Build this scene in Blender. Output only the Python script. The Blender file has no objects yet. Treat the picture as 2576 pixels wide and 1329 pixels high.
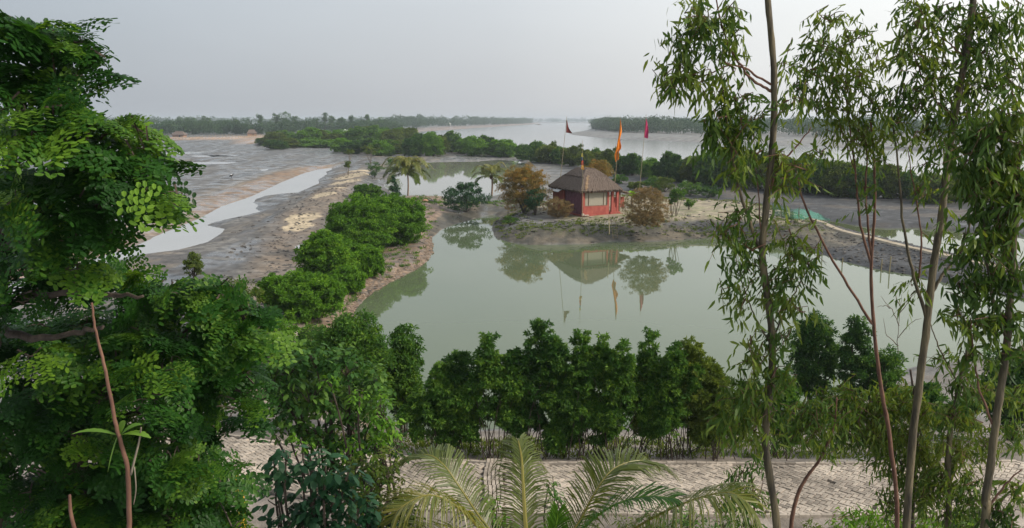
import bpy, math, numpy as np
from mathutils import Vector
R = math.radians
# ------------------------------------------------------------------ camera
H = 11.0; F = 2022.0; CX, CY = 1288.0, 664.5; P = math.atan((CY-302.5)/F)
sc = bpy.context.scene; COL = sc.collection
cam = bpy.data.cameras.new('camera'); co = bpy.data.objects.new('camera', cam); COL.objects.link(co)
cam.sensor_width = 36; cam.lens = 36*F/2576; cam.clip_end = 20000; cam.clip_start = 0.05
co.location = (0, 0, H); co.rotation_euler = (math.pi/2-P, 0, 0); sc.camera = co
# ------------------------------------------------------------------ sky, sun, exposure
sc.view_settings.view_transform = 'Standard'; sc.view_settings.look = 'None'
sc.view_settings.exposure = 0.45; sc.view_settings.gamma = 1
SUN_DIR = Vector((0.80, -0.22, 0.56)).normalized()
SUN_EL = math.asin(SUN_DIR.z); SUN_AZ = math.atan2(SUN_DIR.x, SUN_DIR.y)
w = bpy.data.worlds.new('World'); sc.world = w; w.use_nodes = True
nt = w.node_tree; nt.nodes.clear(); N = nt.nodes.new; LK = nt.links.new
out = N('ShaderNodeOutputWorld'); bg = N('ShaderNodeBackground'); LK(bg.outputs[0], out.inputs[0])
sky = N('ShaderNodeTexSky'); sky.sky_type = 'NISHITA'; sky.sun_disc = False
sky.sun_elevation = SUN_EL; sky.sun_rotation = SUN_AZ; sky.dust_density = 6; sky.air_density = 1.2
bg.inputs[1].default_value = 0.10
# overcast haze layer: brighter towards the veiled sun on the right, cooler on the left
tc = N('ShaderNodeTexCoord'); sep = N('ShaderNodeSeparateXYZ'); LK(tc.outputs['Generated'], sep.inputs[0])
rmp = N('ShaderNodeValToRGB'); mr = N('ShaderNodeMapRange'); mr.inputs[1].default_value = -0.65; mr.inputs[2].default_value = 0.75
LK(sep.outputs[0], mr.inputs[0]); LK(mr.outputs[0], rmp.inputs[0])
e = rmp.color_ramp.elements; e[0].position = 0; e[0].color = (3.0, 3.45, 3.95, 1); e[1].position = 1; e[1].color = (10.5, 10.5, 10.3, 1)
m1 = rmp.color_ramp.elements.new(0.45); m1.color = (4.9, 5.2, 5.5, 1)
m2 = rmp.color_ramp.elements.new(0.75); m2.color = (7.3, 7.5, 7.5, 1)
# low band near the horizon, faintly pink and warmer
mz = N('ShaderNodeMapRange'); mz.inputs[1].default_value = 0.0; mz.inputs[2].default_value = 0.22; LK(sep.outputs[2], mz.inputs[0])
hz = N('ShaderNodeMixRGB'); hz.blend_type = 'MULTIPLY'; hz.inputs[0].default_value = 1
hc = N('ShaderNodeValToRGB'); hc.color_ramp.elements[0].color = (.92, .885, .865, 1); hc.color_ramp.elements[1].color = (1.14, 1.15, 1.15, 1)
LK(mz.outputs[0], hc.inputs[0]); LK(rmp.outputs[0], hz.inputs[1]); LK(hc.outputs[0], hz.inputs[2])
nz = N('ShaderNodeTexNoise'); nz.inputs['Scale'].default_value = 2.2; nz.inputs['Detail'].default_value = 4
mpn = N('ShaderNodeMapping'); mpn.inputs['Scale'].default_value = (1, 1, 4); LK(tc.outputs['Generated'], mpn.inputs[0]); LK(mpn.outputs[0], nz.inputs[0])
nr = N('ShaderNodeMapRange'); nr.inputs[3].default_value = .92; nr.inputs[4].default_value = 1.08; LK(nz.outputs[0], nr.inputs[0])
cl = N('ShaderNodeMixRGB'); cl.blend_type = 'MULTIPLY'; cl.inputs[0].default_value = 1; LK(hz.outputs[0], cl.inputs[1]); LK(nr.outputs[0], cl.inputs[2])
mx = N('ShaderNodeMixRGB'); mx.inputs[0].default_value = .9; LK(sky.outputs[0], mx.inputs[1]); LK(cl.outputs[0], mx.inputs[2]); LK(mx.outputs[0], bg.inputs[0])
sl = bpy.data.lights.new('sun', 'SUN'); so = bpy.data.objects.new('sun', sl); COL.objects.link(so)
sl.energy = 2.7; sl.angle = R(5); sl.color = (1, .90, .76); so.rotation_euler = (-SUN_DIR).to_track_quat('-Z', 'Y').to_euler()
sc.cycles.max_bounces = 6; sc.cycles.transparent_max_bounces = 4; sc.cycles.volume_bounces = 0
sc.cycles.diffuse_bounces = 3; sc.cycles.glossy_bounces = 3; sc.cycles.use_denoising = True
sc.cycles.caustics_reflective = False; sc.cycles.caustics_refractive = False

rng = np.random.default_rng(7)
# ------------------------------------------------------------------ surveying helpers
def ray(x, y):
    a = (np.asarray(x, float)-CX)/F; b = (CY-np.asarray(y, float))/F
    return a, math.cos(P)+b*math.sin(P), -math.sin(P)+b*math.cos(P)
def G(x, y, z=0.0):
    dx, dy, dz = ray(x, y); t = (z-H)/dz; return np.stack([dx*t, dy*t], -1)
def A(x, y, Y):
    dx, dy, dz = ray(x, y); t = Y/dy; return np.array([dx*t, Y, H+dz*t])
def GP(pts, z=0.0): return np.array([G(x, y, z) for x, y in pts])
def nrm(v): return v/np.maximum(np.linalg.norm(v, axis=-1, keepdims=True), 1e-9)
# ------------------------------------------------------------------ tagging and mesh helpers
def tag(o, label=None, cat=None, group=None, kind=None):
    if label: o['label'] = label
    if cat: o['category'] = cat
    if group: o['group'] = group
    if kind: o['kind'] = kind
    return o
def empty(name, loc=(0, 0, 0), label=None, cat=None, group=None, rz=0):
    o = bpy.data.objects.new(name, None); COL.objects.link(o); o.location = loc; o.rotation_euler = (0, 0, rz)
    o.empty_display_size = .2; return tag(o, label, cat, group)
def link(name, me, parent=None, mat=None, loc=None):
    o = bpy.data.objects.new(name, me); COL.objects.link(o)
    if mat is not None: me.materials.clear(); me.materials.append(mat)
    if parent is not None: o.parent = parent
    if loc is not None: o.location = loc
    return o
class MB:
    def __init__(s): s.V = []; s.F = {3: [], 4: []}; s.n = 0; s.A = []
    def add(s, V, *faces, var=0.5):
        V = np.asarray(V, float).reshape(-1, 3)
        for f in faces:
            f = np.asarray(f, int)
            if f.size: s.F[f.shape[1]].append(f+s.n)
        s.V.append(V); s.A.append(np.broadcast_to(np.asarray(var, float), (len(V),)).copy()); s.n += len(V); return s
    def mesh(s, name, smooth=False, origin=(0, 0, 0)):
        V = np.concatenate(s.V)-np.asarray(origin, float); me = bpy.data.meshes.new(name)
        fs = [np.concatenate(s.F[k]) for k in (3, 4) if s.F[k]]
        nl = sum(f.size for f in fs); npoly = sum(len(f) for f in fs)
        me.vertices.add(len(V)); me.vertices.foreach_set('co', V.astype(np.float32).ravel())
        me.loops.add(nl); me.loops.foreach_set('vertex_index', np.concatenate([f.ravel() for f in fs]).astype(np.int32))
        me.polygons.add(npoly); tot = np.concatenate([np.full(len(f), f.shape[1]) for f in fs]); st = np.concatenate([[0], np.cumsum(tot)[:-1]])
        me.polygons.foreach_set('loop_start', st.astype(np.int32))
        me.polygons.foreach_set('use_smooth', np.full(npoly, bool(smooth)))
        me.update(calc_edges=True)
        at = me.attributes.new('var', 'FLOAT', 'POINT'); at.data.foreach_set('value', np.concatenate(s.A).astype(np.float32))
        return me
    def build(s, name, mat, parent=None, smooth=False, origin=(0, 0, 0)):
        # origin: world position of the parent, so that children are stored relative to it
        return link(name, s.mesh(name, smooth, origin), parent, mat)
def build2(name, pairs, parent=None, origin=(0, 0, 0)):
    a = MB(); idx = []
    pairs = [p for p in pairs if p[0].n]
    for k in (3, 4):
        for q, (mb, m) in enumerate(pairs): idx += [q]*sum(len(f) for f in mb.F[k])
    for mb, m in pairs: a.add(np.concatenate(mb.V), *[np.concatenate(mb.F[k]) for k in (3, 4) if mb.F[k]], var=np.concatenate(mb.A))
    me = a.mesh(name, False, origin); [me.materials.append(m) for _, m in pairs]; me.polygons.foreach_set('material_index', np.array(idx, np.int32))
    o = bpy.data.objects.new(name, me); COL.objects.link(o)
    if parent is not None: o.parent = parent
    return o
def tube(mb, pts, rad, n=6, var=.5, cap=True):
    pts = np.asarray(pts, float); m = len(pts); rad = np.broadcast_to(np.asarray(rad, float), (m,))
    T = np.gradient(pts, axis=0); T = nrm(T); ref = np.array([0, 0, 1.]) if abs(T[0, 2]) < .9 else np.array([1., 0, 0])
    U = nrm(np.cross(T, ref)); W = np.cross(T, U); an = np.arange(n)*2*math.pi/n
    V = pts[:, None]+rad[:, None, None]*(np.cos(an)[None, :, None]*U[:, None]+np.sin(an)[None, :, None]*W[:, None])
    i = np.arange(m-1)[:, None]*n; j = np.arange(n)[None]; k = (j+1) % n
    Q = np.stack([i+j, i+k, i+n+k, i+n+j], -1).reshape(-1, 4)
    V = V.reshape(-1, 3); faces = [Q]
    if cap:
        V = np.vstack([V, pts[:1], pts[-1:]]); a = m*n; b = a+1; jj = np.arange(n); kk = (jj+1) % n
        faces.append(np.stack([kk, jj, np.full(n, a)], -1)); faces.append(np.stack([jj+(m-1)*n, kk+(m-1)*n, np.full(n, b)], -1))
    mb.add(V, *faces, var=var)
def box(mb, c, s, rz=0, var=.5, ax=None):
    c = np.asarray(c, float); s = np.asarray(s, float)/2
    V = np.array([[x, y, z] for x in (-1, 1) for y in (-1, 1) for z in (-1, 1)])*s
    ca, sa = math.cos(rz), math.sin(rz); V = np.stack([V[:, 0]*ca-V[:, 1]*sa, V[:, 0]*sa+V[:, 1]*ca, V[:, 2]], -1)
    mb.add(V+c, [[0, 1, 3, 2], [4, 6, 7, 5], [0, 4, 5, 1], [2, 3, 7, 6], [0, 2, 6, 4], [1, 5, 7, 3]], var=var)
def smooth_path(pts, n=24, wob=0.0, r=rng):
    pts = np.asarray(pts, float); t = np.linspace(0, len(pts)-1, n); k = np.clip(t.astype(int), 0, len(pts)-2); u = (t-k)[:, None]
    p = lambda i: pts[np.clip(i, 0, len(pts)-1)]
    o = .5*((2*p(k))+(-p(k-1)+p(k+1))*u+(2*p(k-1)-5*p(k)+4*p(k+1)-p(k+2))*u**2+(-p(k-1)+3*p(k)-3*p(k+1)+p(k+2))*u**3)
    if wob: o[1:-1] += r.normal(0, wob, (n-2, 3))
    return o
# ------------------------------------------------------------------ materials
def mat(name): 
    m = bpy.data.materials.new(name); m.use_nodes = True; m.node_tree.nodes.clear(); return m, m.node_tree.nodes.new, m.node_tree.links.new
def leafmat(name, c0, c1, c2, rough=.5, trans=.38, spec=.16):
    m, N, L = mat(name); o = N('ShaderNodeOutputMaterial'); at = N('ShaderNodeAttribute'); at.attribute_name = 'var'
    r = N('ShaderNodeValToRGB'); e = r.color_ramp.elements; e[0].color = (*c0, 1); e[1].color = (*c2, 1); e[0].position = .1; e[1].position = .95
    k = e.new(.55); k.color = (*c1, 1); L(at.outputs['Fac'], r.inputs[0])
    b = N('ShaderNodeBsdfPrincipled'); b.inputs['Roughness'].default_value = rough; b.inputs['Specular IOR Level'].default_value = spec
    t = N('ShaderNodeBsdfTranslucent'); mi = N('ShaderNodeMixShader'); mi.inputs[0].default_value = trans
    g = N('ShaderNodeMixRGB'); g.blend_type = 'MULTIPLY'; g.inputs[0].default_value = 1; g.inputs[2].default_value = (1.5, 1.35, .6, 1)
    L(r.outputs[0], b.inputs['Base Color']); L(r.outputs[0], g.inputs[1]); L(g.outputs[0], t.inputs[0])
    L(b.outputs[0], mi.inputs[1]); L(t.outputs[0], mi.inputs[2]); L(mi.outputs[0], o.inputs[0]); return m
def plain(name, c0, c1=None, scale=5, rough=.8, bump=.2, stretch=(1, 1, 1), detail=5, bscale=None, usevar=0, spec=.3, dist=.02):
    c1 = c1 or c0; m, N, L = mat(name); o = N('ShaderNodeOutputMaterial'); b = N('ShaderNodeBsdfPrincipled'); L(b.outputs[0], o.inputs[0])
    tc = N('ShaderNodeTexCoord'); mp = N('ShaderNodeMapping'); mp.inputs['Scale'].default_value = stretch; L(tc.outputs['Object'], mp.inputs[0])
    n = N('ShaderNodeTexNoise'); n.inputs['Scale'].default_value = scale; n.inputs['Detail'].default_value = detail; L(mp.outputs[0], n.inputs[0])
    r = N('ShaderNodeValToRGB'); e = r.color_ramp.elements; e[0].position = .32; e[1].position = .68; e[0].color = (*c0, 1); e[1].color = (*c1, 1)
    L(n.outputs[0], r.inputs[0]); src = r.outputs[0]
    if usevar:
        at = N('ShaderNodeAttribute'); at.attribute_name = 'var'; mr = N('ShaderNodeMapRange'); mr.inputs[3].default_value = 1-usevar; mr.inputs[4].default_value = 1+usevar
        L(at.outputs['Fac'], mr.inputs[0]); g = N('ShaderNodeMixRGB'); g.blend_type = 'MULTIPLY'; g.inputs[0].default_value = 1; L(src, g.inputs[1]); L(mr.outputs[0], g.inputs[2]); src = g.outputs[0]
    L(src, b.inputs['Base Color']); b.inputs['Roughness'].default_value = rough; b.inputs['Specular IOR Level'].default_value = spec
    n2 = N('ShaderNodeTexNoise'); n2.inputs['Scale'].default_value = bscale or scale*3; n2.inputs['Detail'].default_value = 2.5; L(mp.outputs[0], n2.inputs[0])
    bp = N('ShaderNodeBump'); bp.inputs['Strength'].default_value = bump; bp.inputs['Distance'].default_value = dist; L(n2.outputs[0], bp.inputs['Height']); L(bp.outputs[0], b.inputs['Normal'])
    return m
M = {}
M['bright'] = leafmat('leaf_bright', (.05, .13, .014), (.10, .23, .02), (.20, .35, .035))
M['mid'] = leafmat('leaf_mid', (.03, .085, .018), (.062, .15, .024), (.17, .29, .04))
M['dark'] = leafmat('leaf_dark', (.018, .055, .015), (.042, .115, .023), (.13, .23, .04))
M['blue'] = leafmat('leaf_bluish', (.014, .052, .026), (.03, .088, .04), (.075, .16, .07), rough=.35)
M['olive'] = leafmat('leaf_olive', (.045, .075, .014), (.09, .14, .022), (.19, .24, .045))
M['rust'] = leafmat('leaf_rust', (.13, .12, .035), (.25, .185, .05), (.44, .21, .045), trans=.2)
M['dry'] = leafmat('leaf_dry', (.12, .095, .045), (.23, .165, .075), (.36, .23, .10), trans=.2)
M['feather'] = leafmat('leaf_feather', (.011, .040, .009), (.028, .092, .014), (.155, .28, .028), rough=.4, trans=.4)
M['euc'] = leafmat('leaf_eucalyptus', (.028, .062, .014), (.06, .115, .02), (.16, .21, .035), rough=.4)
M['palm'] = leafmat('leaf_palm', (.06, .09, .012), (.12, .15, .022), (.28, .25, .06), rough=.38, spec=.5)
M['far'] = leafmat('leaf_far', (.022, .06, .026), (.038, .088, .035), (.075, .125, .04), trans=.15)
M['bark'] = plain('bark_grey', (.10, .08, .06), (.19, .16, .12), 18, stretch=(1, 1, .25), bump=.5)
M['darkbark'] = plain('bark_dark', (.035, .026, .02), (.08, .06, .045), 18, stretch=(1, 1, .25), bump=.5)
M['eucbark'] = plain('bark_eucalyptus', (.03, .024, .016), (.135, .108, .058), 9, stretch=(1.6, 1.6, .3), bump=.6, bscale=40, rough=.6)
M['redbark'] = plain('bark_red', (.075, .035, .024), (.16, .085, .055), 20, stretch=(1, 1, .3), bump=.3)
M['palmbark'] = plain('bark_palm', (.16, .11, .08), (.26, .19, .14), 12, bump=.5)
# ------------------------------------------------------------------ noise
_perm = np.random.default_rng(3).random((256, 256))
def vnoise(x, y):
    xi = np.floor(x).astype(int); yi = np.floor(y).astype(int); fx = x-xi; fy = y-yi; fx = fx*fx*(3-2*fx); fy = fy*fy*(3-2*fy)
    g = lambda a, b: _perm[a & 255, b & 255]
    return (g(xi, yi)*(1-fx)+g(xi+1, yi)*fx)*(1-fy)+(g(xi, yi+1)*(1-fx)+g(xi+1, yi+1)*fx)*fy
def fbm(x, y, o=4):
    s = 0; a = .5
    for i in range(o): s = s+a*vnoise(x+17*i, y+31*i); x = x*2.03; y = y*2.03; a *= .5
    return s/(1-.5**o)
def sst(a, b, x): t = np.clip((x-a)/(b-a), 0, 1); return t*t*(3-2*t)
def segdist(pl, X, Y, closed=True):
    d = np.full(X.shape, 1e18); n = len(pl); ins = np.zeros(X.shape, bool)
    for i in range(n if closed else n-1):
        ax, ay = pl[i]; bx, by = pl[(i+1) % n]; ex, ey = bx-ax, by-ay; L = ex*ex+ey*ey+1e-12
        t = np.clip(((X-ax)*ex+(Y-ay)*ey)/L, 0, 1); d = np.minimum(d, (X-ax-t*ex)**2+(Y-ay-t*ey)**2)
        if closed:
            c = (ay > Y) != (by > Y)
            if c.any(): ins ^= c & (X < ex*(Y-ay)/(by-ay if by != ay else 1e-9)+ax)
    d = np.sqrt(d); return np.where(ins, -d, d) if closed else d
# ------------------------------------------------------------------ outlines surveyed on the ground
POND = GP([(1110, 578), (1143, 565), (1195, 550), (1240, 541), (1262, 548), (1240, 560), (1236, 576), (1246, 600), (1290, 612), (1330, 617), (1480, 615), (1536, 608), (1600, 609), (1667, 608), (1780, 599), (1830, 600), (1900, 608), (2000, 625), (2068, 640), (2110, 655), (2190, 675), (2290, 692), (2400, 718), (2600, 760), (2900, 800),
           (2900, 880), (2576, 890), (2420, 905), (2300, 922), (2230, 950), (2100, 1000), (1950, 1040), (1800, 1058), (1500, 1072), (1200, 1080), (1080, 1085), (1010, 1078), (960, 1040), (900, 960), (870, 880), (885, 800), (905, 765), (940, 735), (990, 706), (1040, 682), (1075, 660), (1090, 632), (1086, 600)])
BACK = GP([(966, 467), (985, 448), (1010, 428), (1050, 410), (1100, 406), (1200, 405), (1250, 401), (1295, 403), (1330, 415), (1335, 440), (1300, 470), (1260, 490), (1190, 504), (1112, 502), (1056, 506), (1020, 498), (985, 485)])
CHAN = GP([(-200, 760), (100, 690), (325, 626), (345, 618), (407, 588), (501, 551), (557, 520), (632, 495), (707, 460), (763, 437), (800, 427), (836, 422), (832, 428), (818, 433), (822, 438), (800, 453), (801, 462), (745, 486), (670, 492), (643, 501), (636, 511), (648, 516), (642, 526), (655, 533), (595, 546), (535, 560), (518, 567), (545, 573), (565, 576), (553, 590), (520, 610), (445, 629), (389, 636), (330, 644), (150, 700), (-100, 800)])
POOLS = [GP([(360, 387), (450, 383), (530, 381), (500, 386), (420, 389), (340, 391)]), GP([(410, 410), (500, 408), (560, 407), (600, 410), (560, 413), (430, 415)]),
         GP([(470, 392), (520, 391), (560, 393), (510, 396)]), GP([(540, 390), (575, 389), (600, 392), (560, 394)]), GP([(655, 427), (672, 425), (677, 428), (662, 430)]),
         GP([(750, 620), (772, 612), (785, 622), (770, 636), (752, 632)]), GP([(760, 645), (780, 640), (785, 655), (768, 660)])]
SIDE = GP([(2050, 549), (2120, 562), (2180, 572), (2235, 575), (2300, 574), (2400, 582), (2600, 600), (2800, 615), (2800, 690), (2600, 668), (2430, 645), (2331, 624), (2261, 609), (2191, 591), (2122, 574)])
RIVER = GP([(1020, 342), (1060, 331), (1130, 327), (1200, 322), (1280, 317), (1349, 312.5), (1356, 310), (1507, 310), (1503, 318), (1490, 325), (1460, 331), (1428, 335), (1442, 340), (1500, 346), (1555, 350), (1667, 355), (1772, 359), (2028, 369), (2312, 383), (2900, 405), (2900, 505), (2600, 490), (2400, 481), (2235, 474), (2100, 456), (1900, 441), (1700, 431), (1560, 419), (1400, 401), (1230, 383), (1060, 368), (1025, 352)])
MOUND = GP([(1290, 556), (1340, 561), (1462, 557), (1540, 557), (1667, 553), (1787, 556), (1880, 562), (1960, 560), (2010, 552), (1990, 535), (1940, 518), (1830, 504), (1697, 500), (1600, 492), (1450, 495), (1330, 512), (1290, 528), (1268, 545)], 1.5)
PATH = GP([(300, 1050), (480, 1075), (600, 1093), (750, 1113), (990, 1140), (1240, 1158), (1500, 1162), (1900, 1163), (2300, 1160), (2576, 1152), (2900, 1140), (2900, 1270), (2576, 1290), (1900, 1293), (1650, 1290), (1240, 1285), (1000, 1270), (800, 1243), (655, 1217), (500, 1190), (300, 1160)], 2.5)
BUND = GP([(887, 432), (850, 470), (816, 497), (763, 545), (735, 600), (715, 680), (690, 780)], 1.0)      # ridge left of the bushes
BANK = GP([(1056, 470), (1050, 520), (1010, 590), (960, 660), (900, 730), (860, 800), (830, 900), (800, 1000)], .9)  # bushy bank beside the pond
CROSS = GP([(1020, 512), (1080, 515), (1150, 518), (1230, 515), (1300, 510)], .7)
RIDGE = GP([(1950, 545), (2005, 552), (2052, 560), (2122, 579), (2191, 595), (2261, 613), (2331, 628), (2450, 655), (2700, 700)], .9)
SAND = [(887, 440, .9, 3.2), (870, 455, .8, 2.6), (846, 478, .5, 1.6), (816, 494, .5, 1.6), (763, 541, .7, 1.9), (748, 556, .5, 1.5), (905, 425, .5, 2.5), (1385, 380, .6, 4)]
FARBANK = GP([(250, 352), (400, 350), (560, 349), (660, 345), (668, 358)], 1.2)
def height(X, Y, full=False):
    X = np.asarray(X, float); Y = np.asarray(Y, float)
    n1 = fbm(X*.12, Y*.12); n2 = fbm(X*.9, Y*.9); n3 = fbm(X*3.1+9, Y*3.1)
    sp = segdist(POND, X, Y); sb = segdist(BACK, X, Y); scn = segdist(CHAN, X, Y); sr = segdist(RIVER, X, Y); ss = segdist(SIDE, X, Y)
    spool = np.min([segdist(p, X, Y) for p in POOLS], axis=0)
    sm = segdist(MOUND, X, Y); spa = segdist(PATH, X, Y)
    h = .38+.22*(n1-.5)+.10*(n2-.5)+.03*(n3-.5)
    far = sst(300, 600, Y)*1.1; h = h+far
    ff = np.maximum(segdist(FARBANK, X, Y, False), 0); h = np.maximum(h, 2.2*np.exp(-(ff/14)**2)*sst(-400, -150, -np.abs(X)))
    db = segdist(BUND, X, Y, False); dk = segdist(BANK, X, Y, False); dc = segdist(CROSS, X, Y, False); dr = segdist(RIDGE, X, Y, False)
    h = np.maximum(h, (1.15+.5*(n2-.5))*np.exp(-(db/3.4)**2)+.25)
    h = np.maximum(h, (1.0+.5*(n2-.5))*np.exp(-(dk/4.5)**2)+.2)
    h = np.maximum(h, .85*np.exp(-(dc/3.)**2)+.1)
    hr = .75*np.exp(-(dr/2.2)**2)+.1*(n2-.5); h = np.maximum(h, hr)
    sand = np.zeros_like(X)
    for x, y, a, r in SAND:
        c = G(x, y, 1.0); g = np.exp(-(((X-c[0])/r)**2+((Y-c[1])/(r*2.2))**2)); h = h+a*.6*g; sand = np.maximum(sand, sst(.42, .5, g+.45*(n2-.5)))
    dm = np.maximum(sm, 0); dp = np.maximum(sp, 0); er = .55*(fbm(X*1.3, Y*1.3+5, 3)-.5)
    mt = np.minimum(dp/(dm+dp+1e-6), np.clip(1-dm/7, 0, 1)); mt = np.clip(mt+er*.6*np.where(sm < 0, 0, 1)*np.clip(dm*2, 0, 1), 0, 1)
    hm = (1.5+.12*(n2-.5))*np.where(sm < 0, 1, mt); h = np.where(sm < 7, np.maximum(h, hm), h)
    # embankment that carries the brick path
    da = np.maximum(spa, 0); front = Y < 17.5
    t2 = np.where(front, np.clip(1-da/9, .62, 1), np.clip(1-da/9.5, 0, 1)); t2 = np.where(~front, np.minimum(t2, dp/(da*.9+dp+1e-6)), t2)
    hp = (2.44-.05*(spa < -.12))*t2+np.where(da > .3, .16*(n2-.5), 0)*np.clip(da, 0, 1); h = np.where((Y < 34) & (spa < 40) | front, np.maximum(np.where(front, 0, h*.0+.2), hp), h)
    # every water body cuts in with its own shore
    rag = .35*(n2-.5)+.12*(n3-.5)
    for s, k in ((sp+rag*.8, .34), (sb+rag, .25), (scn+rag*.5, .14), (ss+rag, .25), (spool*1.0+rag*2, .05)):
        h = np.minimum(h, np.where(s > 0, s*k, np.maximum(s*.5, -.7)))
    h = np.minimum(h, np.where(sr > 0, sr*.05+.01, np.maximum(sr*.3, -1.5)))
    if not full: return h
    return h, dict(n1=n1, n2=n2, n3=n3, sp=sp, sb=sb, sc=scn, sr=sr, ss=ss, pool=spool, sm=sm, spa=spa, db=db, dk=dk, dc=dc, dr=dr, sand=sand, ff=ff)
def hz_at(x, y): return float(height(np.array([x]), np.array([y]))[0])
def onground(px, py, z0=.6):
    p = G(px, py, z0)
    for _ in range(6): z0 = max(hz_at(*p), 0); p = G(px, py, z0)
    return np.array([p[0], p[1], z0])
# terrain sheet
nu, nv = 760, 900
vv = np.linspace(math.log(3.0), math.log(7000), nv); uu = np.linspace(-1.15, 1.15, nu)
YY = np.exp(vv)[:, None]*np.ones(nu); XX = YY*uu[None]
# fine rows where the eye reads the ground
hh, Z = height(XX.ravel(), YY.ravel(), True); X_, Y_ = XX.ravel(), YY.ravel()
def mixc(c, k, m): return c*(1-m[:, None])+np.array(k)[None]*m[:, None]
one = np.ones(len(X_)); c = np.array([.118, .116, .112])[None]*one[:, None]; wet = .55*one
n1, n2, n3 = Z['n1'], Z['n2'], Z['n3']
cd = nrm(G(836, 422)-G(325, 626)); al = X_*cd[0]+Y_*cd[1]; ac = -X_*cd[1]+Y_*cd[0]; st = fbm(al*.05+3, ac*.42, 5); st2 = fbm(al*.02, ac*.13+9, 4)
c = mixc(c, (.20, .17, .135), sst(.45, .7, n1)*.6)
leftm = (X_ < -3) & (Y_ > 40)
# silvery wet flats on the left, brown rims along the channel
wet = np.where(leftm, sst(.38, .58, st)*.95, wet)
c = mixc(c, (.085, .08, .078), leftm*sst(.52, .60, st)*.85); c = mixc(c, (.21, .165, .12), leftm*sst(.52, .62, st2)*.7); c = mixc(c, (.07, .066, .064), leftm*sst(.60, .63, st2*.5+st*.5)*.8)
c0_ = G(580, 525); ac0 = -c0_[0]*cd[1]+c0_[1]*cd[0]; farside = sst(-1, 2, ac-ac0)*leftm; nearside = sst(1, -2, ac-ac0)*leftm
c = mixc(c, (.072, .070, .070), farside*sst(5, 10, Z['sc'])*.75); wet = np.where((farside > .5) & (Z['sc'] > 6), np.maximum(wet, .55+.4*sst(.3, .5, st)), wet)
c = mixc(c, (.06, .058, .057), nearside*sst(.36, .52, .5*n2+.5*st)*.8)
c = mixc(c, (.25, .155, .09), farside*sst(6.0, 4.0, Z['sc']+2*(n2-.5))*(.6+.4*n2))
c = mixc(c, (.07, .068, .066), sst(.55, .60, n2*.6+n1*.4)*.6)
c = mixc(c, (.24, .225, .205), sst(.44, .40, n2*.6+n1*.4)*.5)
c = mixc(c, (.22, .15, .10), sst(5, 2, Z['dk'])*sst(.3, .55, n2+.2)*.85); wet *= 1-.8*sst(5, 2, Z['dk'])
c = mixc(c, (.19, .145, .105), sst(4, 1.2, Z['db'])*(.3+.8*n2)); c = mixc(c, (.095, .09, .088), leftm*sst(3, 5, Z['db'])*sst(16, 9, Z['db'])*sst(.4, .55, n2)*.7); wet *= 1-.7*sst(4, 1.5, Z['db'])
c = mixc(c, (.15, .115, .085), sst(3.5, 1.5, Z['dc'])*.9)
right = sst(8, 22, X_-(-.02)*Y_)*(Y_ > 45)*(Y_ < 330)
c = mixc(c, (.036, .037, .041), right*(.92+.08*n2)); wet = np.where(right > .5, .1+.5*sst(.58, .75, n2), wet)
c = mixc(c, (.12, .10, .08), right*sst(.56, .66, n1)*.6)
c = mixc(c, (.42, .34, .23), Z['sand']); wet *= 1-Z['sand']
tp = sst(1.15, 1.4, hh)*(Z['sm'] < 3); c = mixc(c, (.34, .285, .195), tp*(.75+.3*(n2-.5))); c = mixc(c, (.12, .14, .05), tp*sst(.5, .62, n2+.3*(n1-.5))*.6)
sl = (Z['sm'] > 0)*(Z['sm'] < 8)*(Z['sp'] > 0)*(Z['sp'] < 9)*(hh < 1.35); c = mixc(c, (.062, .056, .042), sl*.97); c = mixc(c, (.12, .098, .068), sl*sst(.5, .65, n2)*.7); c = mixc(c, (.07, .085, .035), sl*sst(.55, 1.0, hh)*sst(.5, .6, n3*.5+n2*.5)*.7)
wet *= 1-.75*((Z['sm'] < 4))
rd = 0
nearm = (Y_ < 40)*(Y_ > 10); c = mixc(c, (.25, .215, .185), nearm*sst(.4, .9, hh)*.9); c = mixc(c, (.14, .115, .09), nearm*sst(.52, .6, n2)*.55); wet = np.where(nearm & (hh > .5), .05, wet)
fb = sst(18, 8, Z['ff'])*(Y_ > 120); c = mixc(c, (.36, .235, .15), fb*.9)
shore = (hh < .2)*(Z['sr'] < 60)*(Y_ > 150); c = mixc(c, (.13, .125, .12), shore*1.); wet = np.where(shore > 0, .5, wet)
c = mixc(c, (.22, .155, .12), ((Y_ > 330)*(X_/Y_ < .04)*(Z['sr'] < 45)*1.)*.8)
grs = (Y_ < 15.5)*sst(.42, .55, n2); c = mixc(c, (.07, .10, .03), grs*.7)
c = c*(.72+.56*n3)[:, None]*(.8+.4*n2)[:, None]
i = np.arange(nv-1)[:, None]*nu; j = np.arange(nu-1)[None]; Q = np.stack([i+j, i+j+1, i+nu+j+1, i+nu+j], -1).reshape(-1, 4)
tb = MB(); tb.add(np.stack([X_, Y_, hh], -1), Q, var=np.clip(wet, 0, 1)); me = tb.mesh('ground', True)
ca = me.attributes.new('col', 'FLOAT_COLOR', 'POINT'); ca.data.foreach_set('color', np.concatenate([np.clip(c, 0, 1), one[:, None]], 1).astype(np.float32).ravel())
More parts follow.
